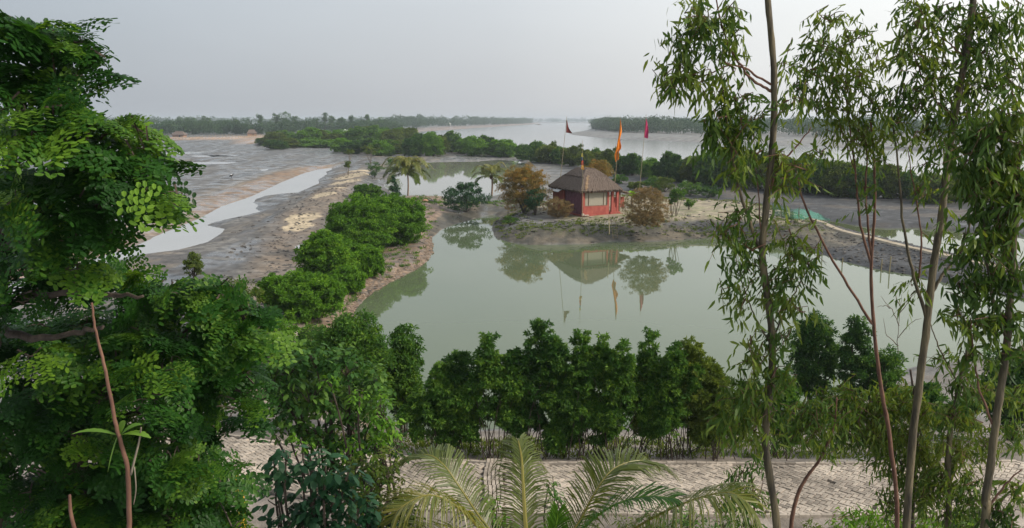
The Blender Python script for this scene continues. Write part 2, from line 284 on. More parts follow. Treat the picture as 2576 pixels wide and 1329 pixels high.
def groundmat():
    m, N, L = mat('mud_and_soil'); o = N('ShaderNodeOutputMaterial'); b = N('ShaderNodeBsdfPrincipled'); L(b.outputs[0], o.inputs[0])
    at = N('ShaderNodeAttribute'); at.attribute_name = 'col'; wv = N('ShaderNodeAttribute'); wv.attribute_name = 'var'
    geo = N('ShaderNodeNewGeometry'); n = N('ShaderNodeTexNoise'); n.inputs['Scale'].default_value = 1.1; n.inputs['Detail'].default_value = 9; n.inputs['Roughness'].default_value = .65; L(geo.outputs['Position'], n.inputs[0])
    mr = N('ShaderNodeMapRange'); mr.inputs[1].default_value = .3; mr.inputs[2].default_value = .7; mr.inputs[3].default_value = .45; mr.inputs[4].default_value = 1.55; L(n.outputs[0], mr.inputs[0])
    g = N('ShaderNodeMixRGB'); g.blend_type = 'MULTIPLY'; g.inputs[0].default_value = 1; L(at.outputs['Color'], g.inputs[1]); L(mr.outputs[0], g.inputs[2]); L(g.outputs[0], b.inputs['Base Color'])
    n2 = N('ShaderNodeTexNoise'); n2.inputs['Scale'].default_value = .35; n2.inputs['Detail'].default_value = 6; L(geo.outputs['Position'], n2.inputs[0])
    r2 = N('ShaderNodeMapRange'); r2.inputs[1].default_value = .34; r2.inputs[2].default_value = .54; L(n2.outputs[0], r2.inputs[0])
    mu = N('ShaderNodeMath'); mu.operation = 'MULTIPLY'; L(r2.outputs[0], mu.inputs[0]); L(wv.outputs['Fac'], mu.inputs[1])
    ro = N('ShaderNodeMapRange'); ro.inputs[3].default_value = .85; ro.inputs[4].default_value = .17; L(mu.outputs[0], ro.inputs[0]); L(ro.outputs[0], b.inputs['Roughness'])
    n3 = N('ShaderNodeTexNoise'); n3.inputs['Scale'].default_value = 2.5; n3.inputs['Detail'].default_value = 10; n3.inputs['Roughness'].default_value = .7; L(geo.outputs['Position'], n3.inputs[0])
    bp = N('ShaderNodeBump'); bp.inputs['Distance'].default_value = .12; L(n3.outputs[0], bp.inputs['Height']); L(bp.outputs[0], b.inputs['Normal'])
    bs = N('ShaderNodeMapRange'); bs.inputs[3].default_value = .75; bs.inputs[4].default_value = .10; L(mu.outputs[0], bs.inputs[0]); L(bs.outputs[0], bp.inputs['Strength'])
    return m
tag(link('ground', me, mat=groundmat()), 'grey brown tidal mud flats, banks and sandy mounds', None, None, 'structure')
# ------------------------------------------------------------------ water
def watermat(name, col, rough=.02, bump=.02, scale=1.5, col2=None):
    m, N, L = mat(name); o = N('ShaderNodeOutputMaterial'); b = N('ShaderNodeBsdfPrincipled'); L(b.outputs[0], o.inputs[0])
    b.inputs['Roughness'].default_value = rough; b.inputs['IOR'].default_value = 1.333
    geo = N('ShaderNodeNewGeometry'); n = N('ShaderNodeTexNoise'); n.inputs['Scale'].default_value = .06; n.inputs['Detail'].default_value = 3; L(geo.outputs['Position'], n.inputs[0])
    r = N('ShaderNodeValToRGB'); e = r.color_ramp.elements; e[0].position = .35; e[1].position = .65; e[0].color = (*col, 1); e[1].color = (*(col2 or [v*1.12 for v in col]), 1); L(n.outputs[0], r.inputs[0]); L(r.outputs[0], b.inputs['Base Color'])
    n3 = N('ShaderNodeTexNoise'); n3.inputs['Scale'].default_value = scale; n3.inputs['Detail'].default_value = 4; L(geo.outputs['Position'], n3.inputs[0])
    bp = N('ShaderNodeBump'); bp.inputs['Distance'].default_value = .02; bp.inputs['Strength'].default_value = bump; L(n3.outputs[0], bp.inputs['Height']); L(bp.outputs[0], b.inputs['Normal'])
    return m
def sheet(name, poly, step, margin, z, m, label):
    lo = poly.min(0)-margin-step; hi = poly.max(0)+margin+step; nx, ny = np.ceil((hi-lo)/step).astype(int)+1
    xs = lo[0]+np.arange(nx)*step; ys = lo[1]+np.arange(ny)*step; Xg, Yg = np.meshgrid(xs, ys); s = segdist(poly, (Xg[:-1, :-1]+step/2).ravel(), (Yg[:-1, :-1]+step/2).ravel()) < margin
    i = np.arange(ny-1)[:, None]*nx; j = np.arange(nx-1)[None]; Q = np.stack([i+j, i+j+1, i+nx+j+1, i+nx+j], -1).reshape(-1, 4)[s]
    u, inv = np.unique(Q, return_inverse=True); V = np.stack([Xg.ravel()[u], Yg.ravel()[u], np.full(len(u), z)], -1)
    o = MB().add(V, inv.reshape(-1, 4)).build(name, m); return tag(o, label, None, None, 'structure')
sheet('pond_water', POND, .7, 1.0, 0, watermat('pond_green', (.092, .120, .068), .015, .06, 1.6, (.110, .136, .080)), 'still green pond reflecting the hut')
sheet('back_pond_water', BACK, 1.2, 1.5, 0, watermat('pond_grey', (.22, .22, .185), .03, .04), 'pale still pond behind the palms')
sheet('channel_water', CHAN, 1.2, 1.4, 0, watermat('channel_grey', (.33, .33, .325), .03, .03), 'pale water channel across the mud flats')
sheet('side_pool_water', SIDE, 1.0, .8, 0, watermat('pool_green', (.10, .115, .065), .02, .02), 'narrow green pool behind the low ridge')
for p in POOLS: sheet('puddle_water', p, 1.5, 3.0, 0, M.setdefault('puddle', watermat('puddle_grey', (.33, .33, .325), .05, .05)), 'shallow puddle on the mud flat')
RIVW = watermat('river_grey', (.20, .205, .20), .12, .35, .5)
MB().add([[-700, 90, -.03], [3200, 60, -.03], [9000, 9000, -.03], [-2500, 9000, -.03]], [[0, 1, 2, 3]]).build('river_water', RIVW); tag(bpy.data.objects['river_water'], 'broad pale tidal river curving to the horizon', None, None, 'structure')
rl = smooth_path(np.column_stack([RIDGE, np.zeros(len(RIDGE))]), 160)[:, :2]; tn = nrm(np.gradient(rl, axis=0)); pn_ = np.stack([-tn[:, 1], tn[:, 0]], 1)
rz_ = height(rl[:, 0], rl[:, 1]); rz_ = np.convolve(np.pad(rz_, 6, 'edge'), np.ones(13)/13, 'valid')+.10; rw_ = (.26+.16*fbm(np.arange(160)*.23, np.arange(160)*.11))[:, None]
Vr = np.concatenate([np.column_stack([rl-pn_*rw_*1.5, rz_-.22]), np.column_stack([rl-pn_*rw_, rz_]), np.column_stack([rl+pn_*rw_, rz_]), np.column_stack([rl+pn_*rw_*1.5, rz_-.22])]); kr = np.arange(159)[:, None]
fpm = MB(); fpm.add(Vr, np.concatenate([kr+[a*160, a*160+1, (a+1)*160+1, (a+1)*160] for a in range(3)])); tag(fpm.build('footpath', plain('pale_dry_clay', (.27, .22, .16), (.42, .36, .27), 1.2, bump=.5, dist=.05)), 'narrow pale trodden path along the low ridge', None, None, 'structure')
# ------------------------------------------------------------------ brick path
brickm = plain('path_brick', (.265, .228, .19), (.40, .345, .29), 9, rough=.95, bump=.12, usevar=.42, bscale=22, dist=.004)
def pathz(X, Y): return 2.45+.03*np.sin(X*.35)+.02*(fbm(X*.8, Y*.8)-.5)
pb = MB(); L_, W_ = .21, .105; g = .016; cen = []
th = R(-45+3); O_ = np.array([2.0, 19.0]); gi = np.arange(-175, 176)
gx, gy = np.meshgrid(gi, gi); gx = gx.ravel(); gy = gy.ravel(); hm_ = (gx-gy) % 4 == 0; vm_ = (gx-gy) % 4 == 2
cen = np.concatenate([np.stack([(gx[hm_]+1)*W_, (gy[hm_]+.5)*W_, np.zeros(hm_.sum())], 1), np.stack([(gx[vm_]+.5)*W_, (gy[vm_])*W_, np.full(vm_.sum(), math.pi/2)], 1)])
cen2 = np.stack([cen[:, 0]*math.cos(th)-cen[:, 1]*math.sin(th), cen[:, 0]*math.sin(th)+cen[:, 1]*math.cos(th)], -1)+O_
sdp = segdist(PATH, cen2[:, 0], cen2[:, 1]); band0 = G(1217, 1222, 2.5); band1 = G(1262, 1222, 2.5)
inband = (cen2[:, 0] > band0[0]-.05) & (cen2[:, 0] < band1[0]+.05)
keep = (sdp < -.10) & (~inband) & (np.abs(cen2[:, 0]) < 15); r2 = np.random.default_rng(11)
def brick(mb, x, y, an, L, W, h=.075, up=0.0):
    z = float(pathz(x, y))+up+r2.normal(0, .006); c_, s_ = math.cos(an), math.sin(an); a, b = L/2, W/2; bev = .003
    bev = .004; T = [(-a+bev, -b+bev, z), (a-bev, -b+bev, z), (a-bev, b-bev, z), (-a+bev, b-bev, z), (-a, -b, z-.012), (a, -b, z-.012), (a, b, z-.012), (-a, b, z-.012), (-a, -b, z-h), (a, -b, z-h), (a, b, z-h), (-a, b, z-h)]
    tx, ty = r2.normal(0, .022, 2); V = [(x+p*c_-q*s_, y+p*s_+q*c_, zz+p*tx+q*ty) for p, q, zz in T]
    mb.add(V, [[0, 1, 2, 3]]+[[i, 4+i, 4+(i+1) % 4, (i+1) % 4] for i in range(4)]+[[4+i, 8+i, 8+(i+1) % 4, 4+(i+1) % 4] for i in range(4)], var=np.clip(r2.normal(.5, .13)+1.5*(float(fbm(np.array(x*.9), np.array(y*.9), 3))-.5)-.35*(r2.random() < .05), 0, 1))
for (x, y), an in zip(cen2[keep], cen[keep, 2]):
    if r2.random() > .006: brick(pb, x, y, an+th+r2.normal(0, .02), L_-g, W_-g)
def edge(line, off=0.0, up=.02):
    line = np.asarray(line); d = np.concatenate([[0], np.cumsum(np.linalg.norm(np.diff(line, axis=0), axis=1))]); s = 0
    while s < d[-1]-.2:
        x = np.interp(s+.12, d, line[:, 0]); y = np.interp(s+.12, d, line[:, 1]); x2 = np.interp(s+.2, d, line[:, 0]); y2 = np.interp(s+.2, d, line[:, 1])
        if abs(x) < 15: brick(pb, x, y+off, math.atan2(y2-y, x2-x)+r2.normal(0, .03), .24, .075, .1, up)
        s += .25
edge(PATH[1:10]); edge(PATH[12:20][::-1])
for k in range(5):      # band of edge-laid bricks crossing the path
    x = band0[0]+.04+k*(band1[0]-band0[0])/4.4; y = G(1240, 1283, 2.5)[1]+.05
    while y < G(1240, 1160, 2.5)[1]: brick(pb, x+.03*math.sin(y*3), y+.12, math.pi/2+r2.normal(0, .02), .24, .075, .1, .035); y += .25
po = pb.build('brick_path', brickm); tag(po, 'pale herringbone brick path on the embankment', None, None, 'structure')
bed = PATH; nb = len(bed); top = bed[:10]; bot = bed[10:][::-1]
tt = np.linspace(0, 1, 260)
def res(pl): d = np.concatenate([[0], np.cumsum(np.linalg.norm(np.diff(pl, axis=0), axis=1))])/1.; d /= d[-1]; return np.stack([np.interp(tt, d, pl[:, 0]), np.interp(tt, d, pl[:, 1])], -1)
# ------------------------------------------------------------------ foliage kit
def frame(D, Nn):
    D = nrm(D); S = nrm(np.cross(Nn, D)); Nn = np.cross(D, S); return D, S, Nn
def leaf_diamond(mb, Pp, D, Nn, L, W, var, fold=.25, droop=.15):
    D, S, Nn = frame(D, Nn); n = len(Pp); L = np.broadcast_to(L, (n,))[:, None]; W = np.broadcast_to(W, (n,))[:, None]
    b = Pp; t = Pp+D*L-Nn*L*droop; l = Pp+D*L*.42+S*W/2+Nn*W*fold; r = Pp+D*L*.42-S*W/2+Nn*W*fold
    V = np.stack([b, r, t, l], 1).reshape(-1, 3); k = np.arange(n)[:, None]*4
    mb.add(V, np.concatenate([k+[0, 1, 2], k+[0, 2, 3]]), var=np.repeat(var, 4))
def leaf_round(mb, Pp, D, Nn, L, W, var, fold=.15, droop=.15):
    D, S, Nn = frame(D, Nn); n = len(Pp); L = np.broadcast_to(L, (n,))[:, None]; W = np.broadcast_to(W, (n,))[:, None]
    st = [(0, 0), (.28, .42), (.68, .45), (1, 0)]
    pts = [Pp]
    for t, ww in st[1:3]:
        c = Pp+D*L*t-Nn*L*droop*t*t; pts += [c-S*W*ww+Nn*W*fold*.6, c+S*W*ww+Nn*W*fold*.6]
    pts.append(Pp+D*L-Nn*L*droop); V = np.stack(pts, 1).reshape(-1, 3); k = np.arange(n)[:, None]*6
    mb.add(V, np.concatenate([k+[0, 1, 2], k+[3, 5, 4]]), k+[1, 3, 4, 2], var=np.repeat(var, 6))
def leaf_lance(mb, Pp, D, Nn, L, W, var, bend=.25):
    D, S, Nn = frame(D, Nn); n = len(Pp); L = np.broadcast_to(L, (n,))[:, None]; W = np.broadcast_to(W, (n,))[:, None]
    pts = [Pp]; sgn = np.where(np.arange(n) % 2, 1, -1)[:, None]
    for t, ww in ((.25, .5), (.6, .42)):
        c = Pp+D*L*t+S*sgn*L*bend*t*t*.6-Nn*L*.12*t*t; pts += [c-S*W*ww, c+S*W*ww]
    pts.append(Pp+D*L*.97+S*sgn*L*bend*.6-Nn*L*.12); V = np.stack(pts, 1).reshape(-1, 3); k = np.arange(n)[:, None]*6
    mb.add(V, np.concatenate([k+[0, 1, 2], k+[3, 5, 4]]), k+[1, 3, 4, 2], var=np.repeat(var, 6))
def rdir(n, r): return nrm(r.normal(size=(n, 3)))
def clumps_in(c, rx, ry, rz, n, r, cr=.3, low=-.55):
    u = rdir(n*3, r); u = u[u[:, 2] > low][:n]; s = (.35+.65*r.random(len(u))**.5)[:, None]; s = s*(.82+.3*r.random((len(u), 1)))
    q = np.asarray(c)+u*s*np.array([rx, ry, rz]); rad = cr*min(rx, rz)*(.6+.8*r.random(len(u))); return np.concatenate([q, rad[:, None]], 1)
def clump_leaves(mb, C, n, L, W, r, kind=leaf_diamond, droop=.3, vb=.5, flat=.75, core=None, inner=.35):
    """n leaves on every clump, mostly on its outer shell, in little sprays"""
    m = len(C); idx = np.repeat(np.arange(m), n); u = rdir(m*n, r); u[:, 2] = np.where(u[:, 2] < -.3, -u[:, 2]*.6, u[:, 2]); u = nrm(u)
    s = inner+(1.08-inner)*r.random(m*n)**.55; s = s*(1+.25*(r.random(m*n) < .12)); pos = C[idx, :3]+u*(C[idx, 3]*s)[:, None]*np.array([1, 1, flat])
    D = nrm(u*.7+r.normal(0, .55, u.shape)+np.array([0, 0, -droop])); Nn = nrm(u*.6+np.array([0, 0, .7])+r.normal(0, .45, u.shape))
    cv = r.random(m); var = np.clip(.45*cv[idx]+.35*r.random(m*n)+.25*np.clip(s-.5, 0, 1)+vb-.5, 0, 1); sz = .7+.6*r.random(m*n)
    kind(mb, pos, D, Nn, L*sz, W*sz, var)
def stems(mb, base, C, k, r0, r, r1=.3, wob=.06, n=5, spread=0):
    base = b00 = np.asarray(base, float); sel = r.choice(len(C), min(k, len(C)), replace=False)
    for s in sel:
        e = C[s, :3]; base = b00+r.normal(0, 1, 3)*[spread, spread, 0]; m = base*.45+e*.55; m[:2] = base[:2]*.6+e[:2]*.4; Lh = np.linalg.norm(e-base)
        pts = smooth_path([base, base*.75+m*.25+r.normal(0, wob*Lh*.3, 3)*[1, 1, 0], m+r.normal(0, wob*Lh*.5, 3), e], 9)
        tube(mb, pts, np.linspace(r0, r0*r1, 9), n, cap=False)
def bush(name, base, rx, rz, m, label, cat='bush', group=None, leaf=.14, dens=60, nc=40, seed=0, ry=None, bark='darkbark', lift=.5, stem=8, sr=.05, kind=leaf_diamond, ratio=.5, lobes=None, cr=.3, low=-.95, spread=0, vb=.5, droop=.3, names=('crown', 'trunk'), inner=.35):
    """a bush or tree: stems from the base into a crown of leaf clumps"""
    r = np.random.default_rng(seed+1000); base = np.asarray(base, float); ry = ry or rx; C = []
    for (ox, oz, sx, sz, k) in (lobes or [(0, 0, 1, 1, 1)]):
        C.append(clumps_in(base+[ox*rx, r.normal(0, .15)*ry, lift+rz+oz*rz], rx*sx, ry*sx, rz*sz, max(4, int(nc*k)), r, cr, low))
    C = np.concatenate(C); C[:, 2] = np.maximum(C[:, 2], base[2]+C[:, 3]*.5)
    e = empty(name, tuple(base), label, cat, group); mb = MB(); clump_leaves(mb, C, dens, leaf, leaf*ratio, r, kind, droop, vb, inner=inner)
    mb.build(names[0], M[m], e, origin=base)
    tb = MB(); stems(tb, base-[0, 0, .1], C, stem, sr, r, spread=spread); tb.build(names[1], M[bark], e, origin=base, smooth=True)
    return e
def clone(o, loc, rz, s, label=None, group=None):
    c = o.copy(); COL.objects.link(c); c.location = loc; c.rotation_euler = (0, 0, rz); c.scale = s
    if label: c['label'] = label
    if group: c['group'] = group
    for ch in list(o.children):
        d = ch.copy(); COL.objects.link(d); d.parent = c
    return c
ORD = ['first', 'second', 'third', 'fourth', 'fifth', 'sixth', 'seventh', 'eighth', 'ninth', 'tenth', 'eleventh', 'twelfth', 'thirteenth', 'fourteenth', 'fifteenth', 'sixteenth', 'seventeenth', 'eighteenth', 'nineteenth', 'twentieth'] 
def ordn(i): return ORD[i] if i < 20 else ['twenty', 'thirty', 'forty'][(i+1)//10-2]+'-'+ORD[(i+1) % 10-1] if (i+1) % 10 else {30: 'thirtieth', 40: 'fortieth', 50: 'fiftieth'}[i+1]
# ------------------------------------------------------------------ the hut on the mound
redwall = plain('red_plaster', (.27, .06, .05), (.38, .105, .08), 3, rough=.85, bump=.15, stretch=(1, 1, .6))
mauve_shade = plain('mauve_shaded_plaster', (.13, .05, .07), (.20, .085, .11), 3, rough=.9, bump=.15)  # side wall's shade mixed into its plaster colour, darker and bluer than the front
thatch = plain('thatch', (.075, .057, .046), (.185, .14, .115), 6, rough=.95, bump=.9, stretch=(3, 3, .5), bscale=40, dist=.05)
screenm = plain('bamboo_screen', (.27, .25, .20), (.38, .35, .29), 14, rough=.9, bump=.6, stretch=(1, 1, 3))
woodm = plain('weathered_wood', (.12, .08, .055), (.22, .16, .11), 12, stretch=(1, 1, .3), bump=.3)
bamboo = plain('bamboo_pole', (.20, .16, .09), (.32, .27, .17), 10, stretch=(1, 1, .3), bump=.2)
darkm = plain('dark_inside', (.02, .018, .018), (.03, .025, .025), 3)
tin = plain('pale_sheet', (.55, .56, .58), (.65, .66, .68), 3, rough=.5)
phi = R(23); Zb = 1.5; hc_ = onground(1466, 545, 1.5); hc_[2] = 1.46
hut = empty('hut', tuple(hc_), 'small red plastered hut with a thatched roof standing on the earth mound', 'hut', rz=phi)
Lf, Ls, Hh = 3.05, 6.3, 2.55; T = .16
def part(name, mb, m, parent=hut, smooth=False): return link(name, mb.mesh(name, smooth), parent, m)
def lb(name, items, m, parent=hut):
    mb = MB()
    for c, s_ in items: box(mb, c, s_)
    return part(name, mb, m, parent)
wz0, wz1, wx0, wx1 = .92, 2.32, .22, Lf-.22
lb('front_wall', [((Lf/2, T/2, wz0/2), (Lf, T, wz0)), ((Lf/2, T/2, (wz1+Hh)/2), (Lf, T, Hh-wz1)), ((wx0/2, T/2, (wz0+wz1)/2), (wx0, T, wz1-wz0)), (((wx1+Lf)/2, T/2, (wz0+wz1)/2), (Lf-wx1, T, wz1-wz0))], redwall)
win = lb('window', [(((wx0+wx1)/2, T*.55, (wz0+wz1)/2), (wx1-wx0-.01, .03, wz1-wz0-.01))], screenm)
lb('window_frame', [(((wx0+wx1)/2, .05, wz0+.03), (wx1-wx0-.06, .06, .06)), (((wx0+wx1)/2, .05, wz1-.03), (wx1-wx0-.06, .06, .06)), ((wx0+.03, .052, (wz0+wz1)/2), (.06, .06, wz1-wz0-.13)), ((wx1-.03, .052, (wz0+wz1)/2), (.06, .06, wz1-wz0-.13)), ((wx0+.46, .055, (wz0+wz1)/2), (.05, .06, wz1-wz0-.13)), ((wx1-.42, .055, (wz0+wz1)/2), (.05, .06, wz1-wz0-.13))], woodm, win)
lb('side_wall', [((-.001+T/2, T+1.9, Hh/2), (T-.004, 3.8, Hh))], mauve_shade)
lb('side_wall', [((T/2-.25, T+3.8+1.25, Hh/2), (T, 2.5, Hh))], redwall)
lb('back_wall', [((Lf/2, Ls-T/2, Hh/2), (Lf-T*2, T, Hh))], redwall)
lb('inner_wall', [((Lf-T/2, Ls/2, Hh/2), (T-.01, Ls-T*2-.1, Hh))], redwall)
lb('corner_post', [((-.03, -.03, Hh/2), (.2, .2, Hh-.02))], redwall)
lb('plinth', [((2.2, 3.1, -.1), (4.75, 6.6, .3)), ((3.7, .25, .12), (1.15, .8, .22))], redwall)
for x, y in ((Lf+.38, .1), (Lf+.98, .1)):
    lb('veranda_pillar', [((x, y, Hh/2+.1), (.24, .24, Hh-.2))], redwall)
for x, y in ((Lf+.98, 2.4), (Lf+.98, 4.6), (Lf+1.9, 1.2)):
    lb('veranda_post', [((x, y, Hh/2), (.16, .16, Hh-.2))], woodm)
lb('veranda_wall', [((Lf+.68, .1, .45), (.36, .16, .5))], redwall); lb('yard_wall', [((Lf+2.3, 2.2, .95), (1.5, .14, 1.1))], redwall)
# thatched hip roof: grid over the plan, ridge with a stepped cap
def roofmesh(x0, x1, y0, y1, ze, zt, rx0, rx1, ry0, ry1, th, jag, n=46, belly=.12):
    """one continuous four-sided roof: rings from eave to ridge"""
    mb = MB(); rr = np.random.default_rng(5); rings = []
    def ring(t):
        X0, X1, Y0, Y1 = x0+(rx0-x0)*t, x1+(rx1-x1)*t, y0+(ry0-y0)*t, y1+(ry1-y1)*t; P_ = []
        for k in range(n):
            u = k/n
            P_.append((X0+(X1-X0)*u, Y0))
        for k in range(n): P_.append((X1, Y0+(Y1-Y0)*k/n))
        for k in range(n): P_.append((X1-(X1-X0)*k/n, Y1))
        for k in range(n): P_.append((X0, Y1-(Y1-Y0)*k/n))
        return np.array(P_)
    ts = np.linspace(0, 1, 14); base = ring(0); cc = base.mean(0)
    for t in ts:
        q = ring(t)
        if t == 0: q = q+(q-cc)*rr.normal(0, jag, (len(q), 1))
        # corners pulled in so that the plan is rounded
        d = q-cc; z = ze+(zt-ze)*(t+belly*math.sin(math.pi*t))+rr.normal(0, .02, len(q)); 
        if t == 0: z = z+rr.normal(0, jag*2.0, len(q))
        rings.append(np.stack([q[:, 0], q[:, 1], z], -1))
    m_ = 4*n; low = rings[0]-[0, 0, th]; low = np.stack([cc[0]+(low[:, 0]-cc[0])*.97, cc[1]+(low[:, 1]-cc[1])*.97, low[:, 2]], -1)
    und = rings[3]-[0, 0, th*1.2]; V = np.concatenate([und, low]+rings+[rings[-1].mean(0)[None]]); k = np.arange(m_); kk = (k+1) % m_; Q = []
    for i in range(len(rings)+1): Q.append(np.stack([k+i*m_, kk+i*m_, kk+(i+1)*m_, k+(i+1)*m_], -1))
    li = (len(rings)+1)*m_; mb.add(V, np.concatenate(Q), np.stack([k+li, kk+li, np.full(m_, len(V)-1)], -1)); return mb
rf = part('roof', roofmesh(-.62, Lf+1.25, -.65, Ls+.6, Hh-.02, 4.38, 1.1, 2.5, 1.6, 4.3, .16, .012, belly=.07), thatch, smooth=False)
part('roof_cap', roofmesh(.35, 3.3, .85, 5.0, 3.85, 4.62, 1.35, 2.3, 1.9, 4.1, .12, .02, 24, belly=.03), thatch, rf)
mb = MB()   # dried garland of pale straw down the front hip
r9 = np.random.default_rng(9)
for t in np.linspace(.0, .62, 20):
    c_ = np.array([.0, -.5, Hh+.12])*(1-t)+np.array([1.6, 1.9, 4.45])*t+[0, -.06, .14*math.sin(3.1*t)]
    for q in range(6):
        d = rdir(1, r9)[0]*.16; tube(mb, [c_-d+r9.normal(0, .05, 3), c_+d], [.025, .012], 4)
part('garland', mb, plain('straw_garland', (.45, .30, .18), (.6, .45, .3), 20), rf)
# lean-to roof on the veranda side and the low shed roof at the back left
def slab(name, pts, th, m, parent=hut, n=14):
    p = np.array(pts, float); u, v = np.meshgrid(np.linspace(0, 1, n), np.linspace(0, 1, n)); rr = np.random.default_rng(3)
    S_ = p[0]*(1-u[..., None])*(1-v[..., None])+p[1]*u[..., None]*(1-v[..., None])+p[2]*u[..., None]*v[..., None]+p[3]*(1-u[..., None])*v[..., None]
    S_[..., 2] += rr.normal(0, .02, u.shape); Tp = S_.reshape(-1, 3); i = np.arange(n-1)[:, None]*n; j = np.arange(n-1)[None]
    Q = np.stack([i+j, i+j+1, i+n+j+1, i+n+j], -1).reshape(-1, 4); per = list(range(n))+[n*(k+1)-1 for k in range(1, n)]+[n*n-2-k for k in range(n-1)]+[n*(n-2-k) for k in range(n-2)]
    K = n*n; pk = np.array(per); pn = np.roll(pk, -1); mb = MB(); mb.add(np.concatenate([Tp, Tp-[0, 0, th]]), Q, Q[:, ::-1]+K, np.stack([pk, pn, pn+K, pk+K], -1)); return part(name, mb, m, parent)
slab('lean_to_roof', [(Lf+.9, .3, 2.66), (Lf+3.4, 1.3, 1.95), (Lf+3.2, 4.6, 1.95), (Lf+.9, 5.0, 2.66)], .12, thatch)
slab('shed_roof', [(-.9, 4.0, 2.15), (.15, 4.0, 2.64), (.15, 6.7, 2.64), (-.9, 6.7, 2.15)], .05, tin)
mb = MB(); box(mb, (-.1, -.2, .12), (.22, .2, .22)); box(mb, (.25, -.28, .05), (.5, .3, .08)); part('doorstep', mb, plain('pale_stone', (.4, .33, .28), (.5, .43, .36), 8), hut)
# ------------------------------------------------------------------ flags
def flagpole(name, top, bot, Y, rad, label, cloth=None, extra=None):
    t = A(top[0], top[1], Y); b = A(bot[0], bot[1], Y); d = (b-t)/(b[2]-t[2]); b = t+d*(1.42-t[2]); e = empty(name, tuple(b), label, 'flag'); mb = MB()
    tube(mb, smooth_path([b-[0, 0, .3], b*.5+t*.5+[.03, 0, 0], t], 10), np.linspace(rad, rad*.55, 10), 6); mb.build('pole', bamboo, e, origin=b, smooth=True)
    for nm, col, pts, wv in (cloth or []):
        # cloth as a strip between the hoist line and the fly line, with folds
        L0 = smooth_path([A(x, y, Y) for x, y in pts[0]], 26); L1 = smooth_path([A(x, y, Y) for x, y in pts[1]], 26); nn = 7; u = np.linspace(0, 1, nn)[None, :, None]
        S_ = L0[:, None]*(1-u)+L1[:, None]*u; tt_ = np.linspace(0, 1, 26)[:, None]; uu_ = np.linspace(0, 1, nn)[None]
        S_[..., 1] += wv*np.sin(uu_*7+tt_*5)*uu_; i = np.arange(25)[:, None]*nn; j = np.arange(nn-1)[None]
        Q = np.stack([i+j, i+j+1, i+nn+j+1, i+nn+j], -1).reshape(-1, 4); mb = MB(); mb.add(S_.reshape(-1, 3), Q)
        mb.build(nm, plain('cloth_'+nm+'_'+name, col, [v*1.25 for v in col], 3, rough=.7, bump=.1), e, origin=b, smooth=True)
    return e
flagpole('flag', (1426, 293), (1409.6, 443), 86, .035, 'dark red pennant drooping from a leaning bamboo pole behind the thatched roof',
    [('pennant', (.13, .02, .015), ([(1425.5, 302), (1424.5, 318), (1424, 334)], [(1427, 304), (1431, 322), (1440, 336)]), .08)])
flagpole('flag', (1560.6, 297), (1546.7, 451), 88, .04, 'long orange flag hanging down its bamboo pole beside the hut',
    [('pennant', (.72, .20, .008), ([(1560, 301), (1556, 340), (1550, 375), (1546, 392), (1549, 408)], [(1561.5, 302), (1564.5, 330), (1560, 352), (1563, 370), (1556, 384), (1557, 400)]), .18)])
flagpole('flag', (1625.4, 288), (1609, 466), 92, .035, 'narrow crimson flag on the tall thin pole to the right of the orange flag',
    [('pennant', (.35, .02, .09), ([(1624.5, 298), (1621, 330), (1620, 346)], [(1626.5, 299), (1631, 325), (1630, 349)]), .1)])
pz = A(1465, 552, 79)
flagpole('flag', (1465, 352), (1465, 545), 78.4, .03, 'slim pole at the hut corner wound with yellow, blue and red cloth',
    [('yellow_cloth', (.6, .5, .08), ([(1463.5, 386), (1462.5, 394)], [(1466, 386), (1467.5, 396)]), .03), ('blue_cloth', (.05, .13, .30), ([(1463.5, 396), (1463.5, 404)], [(1466, 396), (1466.5, 404)]), .03),
     ('red_cloth', (.5, .05, .02), ([(1463, 405), (1462.5, 415)], [(1467, 404), (1468, 415)]), .04), ('orange_cloth', (.6, .27, .04), ([(1463, 416), (1462, 426)], [(1467, 416), (1470, 428)]), .04)])
# ------------------------------------------------------------------ ladder, net fence, stakes
l0 = onground(1550, 606, 0); l1 = onground(1541, 563, 1.3); e = empty('ladder', tuple(l0), 'bamboo ladder leaning on the muddy bank below the hut', 'ladder'); sd = np.array([.22, .02, 0]); top = l1+[0, -.3, .35]; bot = l0-[0, 0, .15]
for s_ in (-1, 1): mb = MB(); tube(mb, [bot+sd*s_, top+sd*s_], .03, 6); mb.build('rail', bamboo, e, origin=l0)
for t in np.linspace(.1, .93, 8): mb = MB(); c_ = bot*(1-t)+top*t; tube(mb, [c_-sd*1.15, c_+sd*1.15], .022, 5); mb.build('rung', bamboo, e, origin=l0)
mb = MB(); a_ = onground(1533, 584, .8); tube(mb, [a_-[0, 0, .2], A(1532, 541, a_[1]+1.0)], .035, 6); tag(mb.build('bamboo_stake', bamboo), 'bamboo stake standing in the bank left of the ladder', 'stake')
def netmat():
    m, N, L = mat('green_net'); o = N('ShaderNodeOutputMaterial'); b = N('ShaderNodeBsdfPrincipled'); b.inputs['Base Color'].default_value = (.06, .34, .25, 1); b.inputs['Roughness'].default_value = .7
    t = N('ShaderNodeBsdfTransparent'); mi = N('ShaderNodeMixShader'); mi.inputs[0].default_value = .42; L(t.outputs[0], mi.inputs[1]); L(b.outputs[0], mi.inputs[2]); L(mi.outputs[0], o.inputs[0]); return m
bl = [(1943, 541), (1965, 546), (1987, 552), (2010, 553), (2035, 553), (2060, 553), (2088, 556)]; tp_ = [509, 516, 524, 524, 527, 537, 551]
fb_ = [onground(x, y, 1.) for x, y in bl]; fe = empty('net_fence', tuple(fb_[0]), 'sagging green net fence on stakes at the end of the mound', 'fence')
ft_ = [A(x, y, p[1]) for (x, _), y, p in zip(bl, tp_, fb_)]
